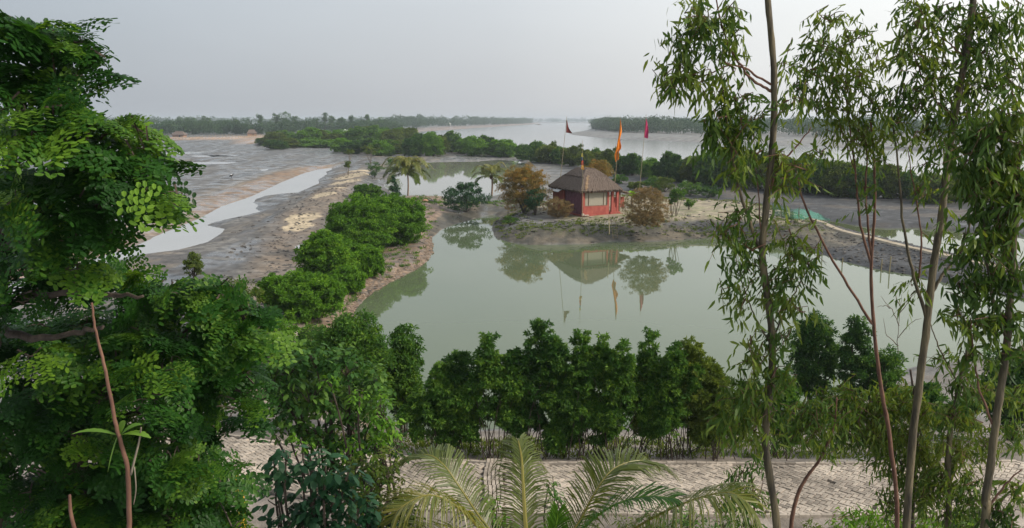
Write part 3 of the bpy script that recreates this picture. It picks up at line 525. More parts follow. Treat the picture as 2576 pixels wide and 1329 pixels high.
Bp = smooth_path(fb_, 60); Tp = smooth_path(ft_, 60); Tp[:, 2] -= .10*np.abs(np.sin(np.linspace(0, 6*math.pi, 60))); nn = 8; u = np.linspace(0, 1, nn)[None, :, None]; S_ = Bp[:, None]*(1-u)+Tp[:, None]*u
S_[..., 1] += .08*np.sin(np.linspace(0, 30, 60))[:, None]*np.sin(np.linspace(0, 3, nn))[None]; i = np.arange(59)[:, None]*nn; j = np.arange(nn-1)[None]
MB().add(S_.reshape(-1, 3), np.stack([i+j, i+j+1, i+nn+j+1, i+nn+j], -1).reshape(-1, 4)).build('net', netmat(), fe, origin=fb_[0], smooth=True)
for b_, t_ in zip(fb_, ft_): mb = MB(); tube(mb, [b_-[0, 0, .3], t_+[0.02, 0, .12]], .03, 5); mb.build('post', woodm, fe, origin=fb_[0])
for (x, y, h_), lab in zip([(2068, 640, 1.3), (2190, 598, .9), (2237, 686, 1.2), (2216, 682, .9), (2118, 668, .6)], ['tall bamboo stake at the water edge left of the others', 'wooden stake on the dark mud in front of the ridge', 'pale stake standing in the pond beside the dark mud', 'short stake in the shallow water close to a pale stake', 'broken stub of a stake at the pond edge']):
    g_ = onground(x, y, .1); mb = MB(); tube(mb, [g_-[0, 0, .5], g_+[.03, 0, h_]], .045, 5); tag(mb.build('wooden_stake', bamboo), lab, 'stake')
# ------------------------------------------------------------------ vegetation on the mound
def at(px, py, z0=1.): return onground(px, py, z0)
def size(px, Y): return px*Y/F
b = at(1318, 538, 1.4); bush('rusty_tree', b, size(67, b[1]), size(58, b[1]), 'rust', 'large round tree with orange brown foliage left of the hut', 'tree', leaf=.14, dens=80, nc=300, seed=1, lift=-.1, cr=.16, ratio=.4, stem=16, lobes=[(0, .1, 1, 1, 1), (.1, .55, .7, .55, .4)])
b = at(1346, 538, 1.4); b[1] -= 1.2; bush('green_bush', b, size(29, b[1]), size(34, b[1]), 'blue', 'dark green bush in front of the large orange brown tree', leaf=.15, dens=60, nc=42, seed=2, lift=.1)
b = at(1405, 547, 1.4); bush('dry_bush', b, size(40, b[1]), size(26, b[1]), 'dry', 'low brownish bush between the dark green bush and the hut', leaf=.11, dens=50, nc=190, seed=3, lift=-.1, cr=.16, ratio=.35, stem=16, sr=.03)
b = at(1505, 470, 1.4); b[:2] = G(1506, 505, 1.4); rz4 = size(26, b[1]); bush('rusty_shrub', b, size(34, b[1]), rz4, 'rust', 'orange brown tree crown rising behind the thatched roof', 'tree', leaf=.15, dens=80, nc=90, seed=4, lift=A(1505, 430, b[1])[2]-b[2]-rz4, cr=.28)
b = at(1622, 566, 1.2); bush('dry_bush', b, size(62, b[1]), size(50, b[1]), 'dry', 'wide dry bush with pinkish brown twigs right of the hut', leaf=.11, dens=46, nc=330, seed=5, lift=-.2, cr=.13, ratio=.35, stem=26, sr=.035, lobes=[(0, 0, 1, 1, 1), (.1, .55, .6, .5, .3), (-.05, -.55, .95, .5, .5)], inner=.1, low=-.9)
b = at(1285, 566, 1.2); bush('green_shrub', b, size(20, b[1]), size(11, b[1]), 'mid', 'small green shrub on the left tip of the mound', leaf=.12, dens=50, nc=22, seed=6, lift=0)
b = at(1175, 534, .6); bush('green_bush', b, size(62, b[1]), size(35, b[1]), 'blue', 'wide dark green bush on the mud strip by the leaning coconut palm', leaf=.2, dens=70, nc=70, seed=8, lift=.1, cr=.26, lobes=[(0, 0, 1, 1, 1), (.15, .6, .6, .5, .35)])
def sapling(px, py, h, crx, m, label, seed, crz=None, kindm='bark', nc=22, leaf=.2, dens=45, z0=1.4, tr=.04, cat='tree', name='sapling'):
    b = at(px, py, z0); crz = crz or crx*.7; return bush(name, b, crx, crz, m, label, cat, None, leaf, dens, nc, seed, lift=h-crz*2, bark=kindm, stem=6, sr=tr, cr=.34)
sapling(1700, 549, 3.0, .8, 'mid', 'slim young tree with a tufted crown beside the dry bush', 21)
sapling(1690, 551, 2.1, .45, 'mid', 'smaller thin sapling just left of the tufted young tree', 22, leaf=.14, nc=12)
sapling(1733, 528, 1.1, .6, 'mid', 'low green sapling on the bare pale top of the mound', 23, nc=12)
for k_, (px, by, wp, hp, m_, lab) in enumerate([(1600, 478, 22, 18, 'olive', 'yellow green shrub below the crimson flag pole'), (1640, 478, 30, 26, 'mid', 'leafy green shrub on the dark mud right of the banana plant'), (1672, 482, 26, 30, 'olive', 'pale leafy shrub between the leafy shrub and the tufted sapling'), (1735, 492, 34, 30, 'mid', 'spreading shrub behind the tufted young tree'), (1785, 496, 30, 22, 'dark', 'dark low shrub at the back edge of the mound'), (1560, 462, 20, 18, 'mid', 'small green shrub behind the orange flag pole')]):
    b = at(px, by, .8); bush('green_shrub', b, size(wp, b[1]), size(hp, b[1])*.6, m_, lab, leaf=.2, dens=50, nc=45, seed=130+k_, lift=0)
# banana plant behind the lean-to
def banana(px, py, Y, label):
    b = A(px, py, Y); b[2] = 1.45; e = empty('banana_plant', tuple(b), label, 'plant'); mb = MB(); tube(mb, [b, b+[0, 0, 1.3]], [.14, .09], 8); mb.build('stem', M['palmbark'], e, origin=b); r = np.random.default_rng(4)
    for k in range(8):
        az = k*2.4; el = .75+.5*r.random(); L = 1.4; d = np.array([math.cos(az)*math.cos(el), math.sin(az)*math.cos(el), math.sin(el)]); s_ = nrm(np.cross(d, [0, 0, 1])); mb = MB(); V = []
        for t in np.linspace(0, 1, 8): c_ = b+[0, 0, 1.2]+d*L*t-np.array([0, 0, .6*t*t]); ww = .24*math.sin(math.pi*min(1, t*.93+.05))+.01; V += [c_-s_*ww+[0, 0, .05], c_, c_+s_*ww+[0, 0, .05]]
        k_ = np.arange(7)[:, None]*3; Q = np.concatenate([k_+[0, 1, 4, 3], k_+[1, 2, 5, 4]]); mb.add(V, Q, var=.9); mb.build('leaf', M['bright'], e, origin=b, smooth=True)
banana(1590, 489, 88, 'banana plant with upright pale green leaves behind the lean-to roof')
# ------------------------------------------------------------------ clods of mud and grass tufts
def scatter(n, fn, r): 
    P_ = []; 
    while len(P_) < n:
        q = fn(r)
        if q is not None: P_.append(q)
    return np.array(P_)
def clods(name, pts, smin, smax, m, label, r):
    mb = MB(); n = len(pts); z = height(pts[:, 0], pts[:, 1]); ok = z > .01; pts = pts[ok]; z = z[ok]; n = len(pts)
    base = nrm(np.array([[1, 0, 0], [0, 1, 0], [-1, 0, 0], [0, -1, 0], [0, 0, 1], [.7, .7, .5], [-.7, .7, .5], [-.7, -.7, .5], [.7, -.7, .5]])); F_ = np.array([[0, 5, 8], [5, 4, 8], [0, 1, 5], [5, 1, 6], [5, 6, 4], [1, 2, 6], [6, 2, 7], [6, 7, 4], [2, 3, 7], [7, 3, 8], [7, 8, 4], [3, 0, 8]])
    sz = (smin+(smax-smin)*r.random(n)**2.5)[:, None, None]; V = base[None]*sz*(.6+.7*r.random((n, 9, 1)))*np.array([1.2, 1, .7]); V = V+np.stack([pts[:, 0], pts[:, 1], z-.01], -1)[:, None]; mb.add(V.reshape(-1, 3), (np.arange(n)[:, None, None]*9+F_[None]).reshape(-1, 3), var=np.repeat(r.random(n), 9)); tag(mb.build(name, m), label, None, None, 'stuff')
rc = np.random.default_rng(55)
def along(pl, w_, r): k = r.integers(len(pl)-1); t = r.random(); return pl[k]*(1-t)+pl[k+1]*t+r.normal(0, w_, 2)
clodm = plain('clod_soil', (.13, .10, .075), (.26, .19, .14), 1.5, usevar=.3); darkclod = plain('clod_mud', (.045, .043, .043), (.12, .11, .10), 1.5, usevar=.3)
shl = POND[-9:]
clods('shore_clods', np.array([along(shl, .5, rc) for _ in range(3000)]), .03, .17, clodm, 'crumbled reddish clods along the left shore of the pond', rc)
clods('mud_clods', np.concatenate([[along(BUND, 3.0, rc) for _ in range(1800)], [along(BANK, 2.5, rc) for _ in range(900)], [along(CROSS, 1.6, rc) for _ in range(400)], [along(RIDGE, 2.5, rc) for _ in range(1800)], [along(MOUND, 1.6, rc) for _ in range(2200)], [along(POND[14:24], 3, rc) for _ in range(1200)]]), .04, .2, darkclod, 'grey clods of mud scattered on the banks', rc)
def tufts(name, pts, h, m, label, r, nb=16):
    z = height(pts[:, 0], pts[:, 1]); ok = z > .12; pts = pts[ok]; z = z[ok]; n = len(pts); idx = np.repeat(np.arange(n), nb); P_ = np.stack([pts[idx, 0], pts[idx, 1], z[idx]], -1)+r.normal(0, 1, (n*nb, 3))*[.12, .12, 0]; D = nrm(np.array([0, 0, 1.])+r.normal(0, .45, (n*nb, 3))); mb = MB(); leaf_diamond(mb, P_, D, rdir(n*nb, r), h*(.5+.8*r.random(n*nb)), .025+.02*r.random(n*nb), np.clip(.3+.5*r.random(n)[idx]+.2*r.random(n*nb), 0, 1), .1, .3); tag(mb.build(name, m), label, None, None, 'stuff')
tufts('grass', np.array([along(MOUND, 1.3, rc) for _ in range(900)]), .22, M['olive'], 'sparse grass tufts on the slope and edge of the mound', rc)
tufts('grass', np.concatenate([[along(BANK, 1.6, rc) for _ in range(500)], [along(CROSS, 1.2, rc) for _ in range(160)]]), .25, M['mid'], 'thin grass under the bushes of the left bank', rc)
tufts('grass', np.array([np.array([rc.uniform(-6, 14), 19.9+rc.random()*3.4+0*1]) for _ in range(700)]), .14, M['olive'], 'weeds between the stems behind the brick path', rc, 12)
# ------------------------------------------------------------------ coconut palms
def frond(mb, ctrl, nleaf, ll, wid, r, droop=.5, rr=.02, up=(0, 0, 1), fold=.5, v0=.3, tipcut=.97, spread=.9):
    """ctrl: control points of the midrib; leaflets hang from both sides"""
    pth = smooth_path(ctrl, 26); tube(mb, pth, np.linspace(rr, rr*.25, 26), 5, var=.95, cap=False)
    t = np.linspace(.10, tipcut, nleaf); idx = t*25; k = np.clip(idx.astype(int), 0, 24); u = (idx-k)[:, None]; Pp = pth[k]*(1-u)+pth[k+1]*u; T = nrm(pth[k+1]-pth[k])
    up = np.asarray(up, float); S = nrm(np.cross(T, up)); Nn = np.cross(S, T)
    for sg in (-1, 1):
        L = ll*(.35+.65*np.sin(np.pi*np.clip(t*.9+.08, 0, 1))**.7)*(.85+.3*r.random(nleaf)); L = L[:, None]
        d0 = nrm(S*sg*spread+T*(.35+.75*t[:, None])+Nn*fold*.6+r.normal(0, .06, S.shape)); dn = np.array([0, 0, -1.]); w_ = wid*(.7+.6*r.random(nleaf))[:, None]
        p0 = Pp; p1 = p0+d0*L*.35+dn*L*droop*.06; p2 = p1+nrm(d0+dn*droop*.8)*L*.35; p3 = p2+nrm(d0*.8+dn*droop*1.7)*L*.33
        wd = nrm(np.cross(d0, Nn)); wd = nrm(wd+r.normal(0, .25, wd.shape)); V = np.stack([p0-wd*w_*.3, p0+wd*w_*.3, p1-wd*w_*.5, p1+wd*w_*.5, p2-wd*w_*.4, p2+wd*w_*.4, p3], 1).reshape(-1, 3)
        q = np.arange(nleaf)[:, None]*7; mb.add(V, np.concatenate([q+[0, 1, 3, 2], q+[2, 3, 5, 4]]), q+[4, 5, 6], var=np.repeat(np.clip(v0+.35*r.random(nleaf), 0, 1), 7))
def palm(name, base, htop, L, nf, label, seed, nleaf=34, tr=.13, ll=.7, m='palm', lean=(0, 0)):
    r = np.random.default_rng(seed); base = np.asarray(base, float); e = empty(name, tuple(base), label, 'palm tree'); mb = MB(); top = base+[lean[0], lean[1], htop]
    tube(mb, smooth_path([base-[0, 0, .2], base*.5+top*.5+[.1, 0, 0], top], 12), np.linspace(tr, tr*.7, 12), 8); mb.build('trunk', M['palmbark'], e, origin=base, smooth=True)
    for k in range(nf):
        az = k*2.39996+r.random()*.3; el = 1.35-1.75*(k/nf)+r.normal(0, .08); d = np.array([math.cos(az)*math.cos(el), math.sin(az)*math.cos(el), math.sin(el)]); Lk = L*(.8+.3*r.random())
        p1 = top+d*Lk*.35; h = nrm(np.array([d[0], d[1], 0])+1e-6); p2 = p1+nrm(d*.6+h*.5-[0, 0, .15])*Lk*.35; p3 = p2+nrm(d*.1+h*.6-[0, 0, .7])*Lk*.35; mb = MB()
        frond(mb, [top, p1, p2, p3], nleaf, ll, .09, r, .7, .03, v0=.05+.5*(1-k/nf)); o = mb.build('frond', M[m] if k < nf*.8 else M['olive'], e, origin=base)
    mb = MB()
    for k in range(14): q = top+rdir(1, r)[0]*.3*[1, 1, .6]-[0, 0, .25]; mb2 = q; tube(mb, [q, q+[0, 0, -.3]], [.1, .05], 5)
    mb.build('husks', M['redbark'], e, origin=base); return e
b = at(1026, 492, .8); palm('coconut_palm', b, A(1022, 428, b[1])[2]-b[2], 4.3, 26, 'coconut palm behind the bright green bushes at the pale back pond', 1, nleaf=46, ll=1.05)
b = at(1237, 490, .8); palm('coconut_palm', b, A(1234, 440, b[1])[2]-b[2], 3.4, 14, 'coconut palm with few upright fronds beside the orange brown tree', 2, nleaf=44, ll=.9, tr=.16)
# ------------------------------------------------------------------ bright bushes on the left bank
g_ = 'bright green mangrove bushes on the bank left of the pond'
for k, (px, py, rx, ry_, m, lab, sd_, lobes) in enumerate([
    (990, 612, 70, 62, 'bright', 'broad rounded green bush nearest the coconut palm on the pond bank', 31, [(0, 0, 1, 1, 1), (-.3, .4, .7, .6, .4), (.35, .1, .7, .8, .4)]),
    (905, 640, 72, 72, 'bright', 'large bright green bush in the middle of the left bank', 32, [(0, 0, 1, 1, 1), (.1, .5, .7, .5, .4), (-.5, .1, .5, .6, .3)]),
    (820, 712, 58, 66, 'bright', 'upright bright green bush beside the reddish shore', 33, [(0, 0, 1, 1, 1), (.0, .5, .6, .6, .4)]),
    (910, 690, 50, 42, 'bright', 'bush spilling over the reddish shore at the pond edge', 34, None),
    (765, 795, 85, 62, 'bright', 'spreading yellow green bush at the near end of the left bank', 35, [(0, 0, 1, 1, 1), (-.55, .35, .5, .6, .35), (.4, .2, .6, .6, .4)]),
    (925, 505, 32, 22, 'mid', 'small dark bush rising above the bright bushes', 36, None),
    (870, 730, 40, 34, 'bright', 'low leafy bush between two taller bushes on the bank', 37, None)]):
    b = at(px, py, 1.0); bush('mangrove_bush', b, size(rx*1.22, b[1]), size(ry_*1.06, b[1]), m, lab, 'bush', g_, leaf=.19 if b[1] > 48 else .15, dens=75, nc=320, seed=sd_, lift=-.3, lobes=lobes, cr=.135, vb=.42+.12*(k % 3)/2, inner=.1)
b = at(943, 447, .8); bush('dark_bush', b, size(20, b[1]), size(21, b[1]), 'dark', 'round dark bush on the sandy bank left of the coconut palm', leaf=.2, dens=60, nc=30, seed=38, lift=0)
b = at(990, 440, .8); bush('green_bush', b, size(22, b[1]), size(22, b[1]), 'mid', 'green bush just behind the coconut palm fronds', leaf=.2, dens=60, nc=30, seed=39, lift=0)
b = at(991, 495, .8); b = at(991, 505, .8); bush('pointed_shrub', b, size(20, b[1]), size(28, b[1]), 'blue', 'pointed bluish shrub at the edge of the pale back pond', leaf=.2, dens=50, nc=26, seed=40, lift=0, lobes=[(0, -.3, 1, .6, .6), (0, .5, .45, .7, .5)])
# ------------------------------------------------------------------ mangrove belt between ponds and river
protos = []
PC = [('bright', 1, 1), ('dark', 1, 1), ('olive', 1, 1), ('mid', 1.2, .9), ('mid', .9, 1.1), ('olive', 1.1, 1)]
for k, (m, sx, sz) in enumerate(PC):
    e = bush('mangrove_tree', (0, 0, 0), 2.2, 2.05, m, 'x', 'tree', 'x', leaf=.36, dens=60, nc=95, seed=60+k, lift=-.25, lobes=[(0, -.05, 1, 1, 1), (.35*(-1)**k, .5, .6, .6, .4), (-.4*(-1)**k, .25, .6, .6, .4)], cr=.24, stem=9, sr=.07); protos.append(e)
used = [False]*len(protos)
def put(k, loc, rz, s, label, group):
    if not used[k]:
        used[k] = True; o = protos[k]; o.location = loc; o.rotation_euler = (0, 0, rz); o.scale = s; o['label'] = label; o['group'] = group; return o
    return clone(protos[k], loc, rz, s, label, group)
rm = np.random.default_rng(77)
def belt(rows, group, phrase):
    """rows: (px, base_py, top_py, width_px, proto)"""
    rows = sorted(rows); 
    for i_, (px, by, ty, wp, k) in enumerate(rows):
        b = at(px, by, .5); h = A(px, ty, b[1])[2]-b[2]; wd = size(wp, b[1]); s = (wd/3.7, wd/3.7*(.8+.3*rm.random()), h/4.1)
        put(k, tuple(b-[0, 0, .05]), rm.random()*6.3, s, phrase % ordn(i_), group)
rows = []
for px in np.arange(672, 1050, 21): rows.append((px+rm.normal(0, 3), 366+rm.normal(0, 2)+max(0, px-860)*.03, 333-14*math.exp(-((px-910)/70)**2)-12*math.exp(-((px-1020)/32)**2)+rm.normal(0, 5), 48, [0, 2, 3][rm.integers(3)]))
belt(rows, 'tall trees in the mangrove belt at the far end of the flats', 'green mangrove tree, %s from the left in the tall far belt')
rows = []
for px in np.arange(690, 1230, 22): rows.append((px+rm.normal(0, 4), (373 if px < 850 else 388)+rm.normal(0, 3)+max(0, px-1000)*.01, (352 if px < 1040 else 338+(px-1040)*.01)+rm.normal(0, 6), 44, [0, 2, 3, 1][rm.integers(4)]))
belt(rows, 'trees in the front of the mangrove belt', 'mangrove tree, %s from the left in the front row of the belt')
rows = []
for px, by, ty, wp in [(1250, 394, 352, 62), (1278, 396, 352, 46), (1318, 402, 362, 40), (1352, 408, 354, 46), (1385, 412, 360, 46), (1412, 414, 370, 40), (1440, 418, 366, 48), (1478, 424, 376, 44), (1500, 424, 372, 36), (1528, 430, 374, 50), (1570, 438, 392, 40), (1590, 442, 386, 44)]: rows.append((px, by, ty, wp, [1, 4, 5, 0, 3][rm.integers(5)]))
belt(rows, 'dark mangroves behind the hut', 'dark mangrove, %s from the left in the row behind the hut')
rows = []
for px, by, ty, wp in [(1635, 448, 398, 36), (1660, 452, 408, 40), (1688, 456, 382, 50), (1715, 458, 402, 40), (1748, 462, 390, 56), (1790, 466, 374, 72), (1835, 470, 382, 70), (1880, 474, 376, 74), (1925, 476, 384, 70), (1975, 480, 394, 74), (2020, 484, 392, 74), (2070, 488, 402, 78), (2120, 494, 404, 84), (2170, 498, 418, 76), (2225, 498, 412, 70), (2290, 500, 430, 60), (2350, 510, 436, 80), (2420, 505, 430, 80), (2480, 500, 420, 80), (2540, 500, 420, 80), (2600, 500, 420, 80)]: rows.append((px, by, ty, wp, [1, 2, 0, 3, 5][rm.integers(5)]))
belt(rows, 'mangroves along the dark mud on the right shore', 'mangrove tree, %s from the left along the dark mud shore')
# slim pale trees on the flats
for px, py, ty, wp, m, lab, sd_ in [(880, 408, 372, 26, 'olive', 'slim pale tree on a bare stem in front of the belt', 81), (1080-148, 412, 362, 44, 'olive', 'forked pale trunk tree at the end of the sandy bank', 82), (876, 442, 402, 14, 'olive', 'thin pole-like sapling on the sand', 83)]:
    b = at(px, py, .8); h = A(px, ty, b[1])[2]-b[2]; crx = size(wp/2, b[1]); bush('pale_tree', b, crx, h*.25, m, lab, 'tree', None, .22, 40, 22, sd_, lift=h*.45, bark='bark', stem=5, sr=.07, cr=.34)
# ------------------------------------------------------------------ far woods and emergent trees
def wood(name, polyfun, n, hmean, label, leafsz, m, seed, per=70):
    r = np.random.default_rng(seed); mb = MB(); C = polyfun(n, r); h = hmean*(.65+.6*r.random(len(C))); z = np.maximum(height(C[:, 0], C[:, 1]), 0); cc = []
    for (x, y), hh_, z0 in zip(C, h, z):
        k = 6; q = np.stack([x+r.normal(0, hh_*.34, k), y+r.normal(0, hh_*.28, k), z0+hh_*(.1+.82*r.random(k)), hh_*(.2+.16*r.random(k))], 1); cc.append(q)
    cc = np.concatenate(cc); clump_leaves(mb, cc, per//5, leafsz, leafsz*.8, r, inner=.5); tag(mb.build(name, m), label, None, None, 'stuff')
def strip(pts, depth):
    """points scattered in a strip whose near edge is the given surveyed line"""
    line = GP(pts, .3)
    def f(n, r):
        d = np.concatenate([[0], np.cumsum(np.linalg.norm(np.diff(line, axis=0), axis=1))]); s = r.random(n)*d[-1]; x = np.interp(s, d, line[:, 0]); y = np.interp(s, d, line[:, 1]); q = r.random(n)**1.3; dd = depth*q
        R_ = np.hypot(x, y); return np.stack([x*(1+dd/R_), y*(1+dd/R_)], 1)
    return f
wood('left_bank_wood', strip([(-300, 350), (0, 347), (300, 344), (480, 343), (640, 342), (760, 341), (900, 340), (1000, 337)], 260), 620, 7.6, 'hazy dark green wood along the far left bank', 1.05, M['far'], 5, 190)
wood('river_bend_wood', strip([(980, 331), (1060, 325), (1150, 320), (1250, 316), (1335, 311.5)], 900), 420, 12.5, 'bluish wood on the far bank at the river bend', 1.6, M['far'], 6, 150)
wood('island_wood', strip([(1500, 324), (1525, 331), (1560, 337), (1700, 342), (2000, 347), (2312, 352), (2700, 357)], 330), 900, 9.5, 'grey green mangrove forest on the far right shore', 1.1, M['far'], 7, 150)
wood('horizon_wood', strip([(1300, 307.6), (1700, 307.6), (2200, 307.6), (2900, 307.6)], 2600), 700, 15, 'thin blue line of forest at the horizon', 6, M['far'], 8, 40)
wood('distant_wood', strip([(-300, 316), (400, 316), (800, 315), (1050, 314)], 1500), 420, 13, 'faint wood behind the far left bank', 4, M['far'], 9, 50)
rt = np.random.default_rng(15); te = []
for px, ty, wp in [(455, 294, 16), (480, 296, 22), (517, 292, 10), (532, 297, 10), (655, 289, 12), (697, 285, 12), (718, 283, 20), (742, 293, 14), (795, 297, 14), (818, 277, 10), (835, 292, 10), (862, 296, 12), (885, 290, 9), (925, 286, 9), (960, 295, 12)]: te.append((px, ty, wp))
for i_, (px, ty, wp) in enumerate(te):
    p = G(px, 336, .4); b = np.array([p[0], p[1]*1.0, max(hz_at(*p), .3)]); h = A(px, ty, b[1])[2]-b[2]; wd = size(wp, b[1])
    bush('emergent_tree', b, wd/2*1.25, h*.24, 'dark', 'slender tall tree standing above the far left wood, %s from the left' % ordn(i_), 'tree', 'tall trees above the far left wood', .9, 24, 20, 200+i_, lift=h*.52, stem=3, sr=.25, cr=.4, lobes=[(0, 0, 1, 1, 1), (.1, -1.0, .8, .7, .5)])
# ------------------------------------------------------------------ far left bank: fence, huts
th2 = plain('far_thatch', (.10, .075, .065), (.16, .12, .10), 2); clay = plain('far_clay_wall', (.30, .17, .12), (.38, .24, .17), 2); white = plain('white_paint', (.6, .6, .6), (.7, .7, .7), 4)
def farhut(px, py, wpx, hm_, label, wallm=clay, roofm=th2, rz=0):
    b = at(px, py, 2); wd = size(wpx, b[1]); e = empty('thatched_hut', tuple(b), label, 'hut', rz=rz); mb = MB(); box(mb, (0, 0, hm_*.22), (wd*.8, wd*.6, hm_*.44)); link('wall', mb.mesh('wall'), e, wallm)
    a, c_ = wd/2, wd*.38; mb = MB(); mb.add([(-a, -c_, hm_*.42), (a, -c_, hm_*.42), (a, c_, hm_*.42), (-a, c_, hm_*.42), (-a*.45, 0, hm_), (a*.45, 0, hm_), (-a*.9, -c_*.9, hm_*.38), (a*.9, -c_*.9, hm_*.38), (a*.9, c_*.9, hm_*.38), (-a*.9, c_*.9, hm_*.38)], [[0, 1, 5, 4], [2, 3, 4, 5], [0, 6, 7, 1], [1, 7, 8, 2], [2, 8, 9, 3], [3, 9, 6, 0]], [[1, 2, 5], [3, 0, 4]]); link('roof', mb.mesh('roof'), e, roofm)
    mb = MB(); box(mb, (wd*.12, -wd*.3-.02, hm_*.18), (wd*.12, .05, hm_*.34)); link('door', mb.mesh('door'), e, darkm); return e
farhut(452, 346, 34, 3.6, 'wide thatched hut in front of the far left wood')
farhut(634, 343, 26, 3.8, 'thatched hut with a reddish wall near the mangrove belt', rz=.3)
farhut(870, 338, 16, 3.2, 'small white house half hidden behind the mangrove belt', white, white)
farhut(1128, 318, 14, 7, 'pale building on the river bank by the bend', white, white)
fp = GP([(380, 348), (450, 347), (520, 346), (600, 345), (660, 343)], 2); fe = empty('post_fence', (fp[0][0], fp[0][1], 1.5), 'long low fence of pale posts on the far orange bank', 'fence'); o0 = np.array([fp[0][0], fp[0][1], 1.5])
d = np.concatenate([[0], np.cumsum(np.linalg.norm(np.diff(fp, axis=0), axis=1))]); rail = []
for s_ in np.linspace(0, d[-1], 40):
    x = np.interp(s_, d, fp[:, 0]); y = np.interp(s_, d, fp[:, 1]); z = hz_at(x, y); mb = MB(); tube(mb, [(x, y, z-.3), (x, y, z+1.1+.4*rt.random())], .11, 4); mb.build('post', bamboo, fe, origin=o0); rail.append((x, y, z+.8))
mb = MB(); tube(mb, rail, .07, 4); mb.build('rail', woodm, fe, origin=o0)
# boats, bird, sack
def boat(px, py, L, label, rz=0.1):
    b = G(px, py, 0); b = np.array([b[0], b[1], 0.0]); e = empty('boat', tuple(b), label, 'boat', rz=rz); mb = MB(); n = 15; V = []
    for t in np.linspace(-1, 1, n): w_ = L*.11*(1-abs(t)**2.5)+.03; s_ = .5+.5*abs(t)**3; V += [(t*L/2, -w_, s_), (t*L/2, -w_*.5, -.1), (t*L/2, w_*.5, -.1), (t*L/2, w_, s_), (t*L/2, w_*.85, s_-.03), (t*L/2, w_*.4, .08), (t*L/2, -w_*.4, .08), (t*L/2, -w_*.85, s_-.03)]
    k = np.arange(n-1)[:, None]*8; Q = np.concatenate([k+[a, (a+1) % 8, 8+(a+1) % 8, 8+a] for a in range(8)]); mb.add(V, Q); link('hull', mb.mesh('hull'), e, darkm)
    mb = MB(); V = []; m_ = 9
    for t in (-.18, .22):
        for q in np.linspace(0, math.pi, m_): V.append((t*L, math.cos(q)*L*.1, .5+math.sin(q)*L*.1))
    k = np.arange(m_-1)[:, None]; mb.add(V, k+[0, 1, m_+1, m_]); link('canopy', mb.mesh('canopy'), e, woodm)
boat(1355, 314.5, 16, 'dark boat lying off the river bend')
b = at(582, 449, .4); e = empty('egret', tuple(b), 'small dark and white bird standing on the wet flats', 'bird'); mb = MB()
for t in (0,): tube(mb, smooth_path([b+[-.35, 0, .35], b+[-.1, 0, .5], b+[.2, 0, .52], b+[.32, 0, .75], b+[.45, 0, .8], b+[.62, 0, .76]], 14), [.03, .1, .15, .17, .17, .14, .1, .07, .05, .05, .06, .06, .03, .008], 7); tube(mb, [b+[0, .04, 0], b+[0, .04, .45]], .02, 4); tube(mb, [b+[.1, -.04, 0], b+[.08, -.04, .45]], .02, 4)
mb.build('body', darkm, e, origin=b, smooth=True); mb = MB(); tube(mb, smooth_path([b+[-.25, 0, .53], b+[0, 0, .66], b+[.2, 0, .62]], 8), [.03, .08, .1, .1, .1, .09, .06, .02], 6); mb.build('wing', white, e, origin=b, smooth=True)
b = at(1070, 509, .7); mb = MB(); 
r_ = np.random.default_rng(2); u = rdir(60, r_)
for nm, (px, py), col, s_, lab in [('clay_lump', (1070, 508), (.30, .17, .11), .28, 'reddish clay lump on the strip between the ponds'), ('dark_clod', (1085, 509), (.05, .05, .05), .3, 'dark clod of mud beside the reddish lump between the ponds')]:
    b = at(px, py, .7); mb = MB(); n = 10; V = [];
    for a in range(6):
        for q in range(n): f = math.pi*(a+.5)/6; rr_ = s_*(.8+.4*r_.random()); V.append(b+np.array([math.sin(f)*math.cos(q*2*math.pi/n)*rr_*1.3, math.sin(f)*math.sin(q*2*math.pi/n)*rr_, math.cos(f)*rr_*.6+.15]))
    V += [b+[0, 0, .15+s_*.6], b+[0, 0, -.3]]
    i = np.arange(5)[:, None]*n; j = np.arange(n)[None]; jk = (j+1) % n; mb.add(V, np.stack([i+j, i+n+j, i+n+jk, i+jk], -1).reshape(-1, 4), np.stack([j[0], jk[0], np.full(n, 6*n)], -1)); tag(mb.build(nm, plain(nm, col, [v*1.4 for v in col], 4)), lab, 'clod')
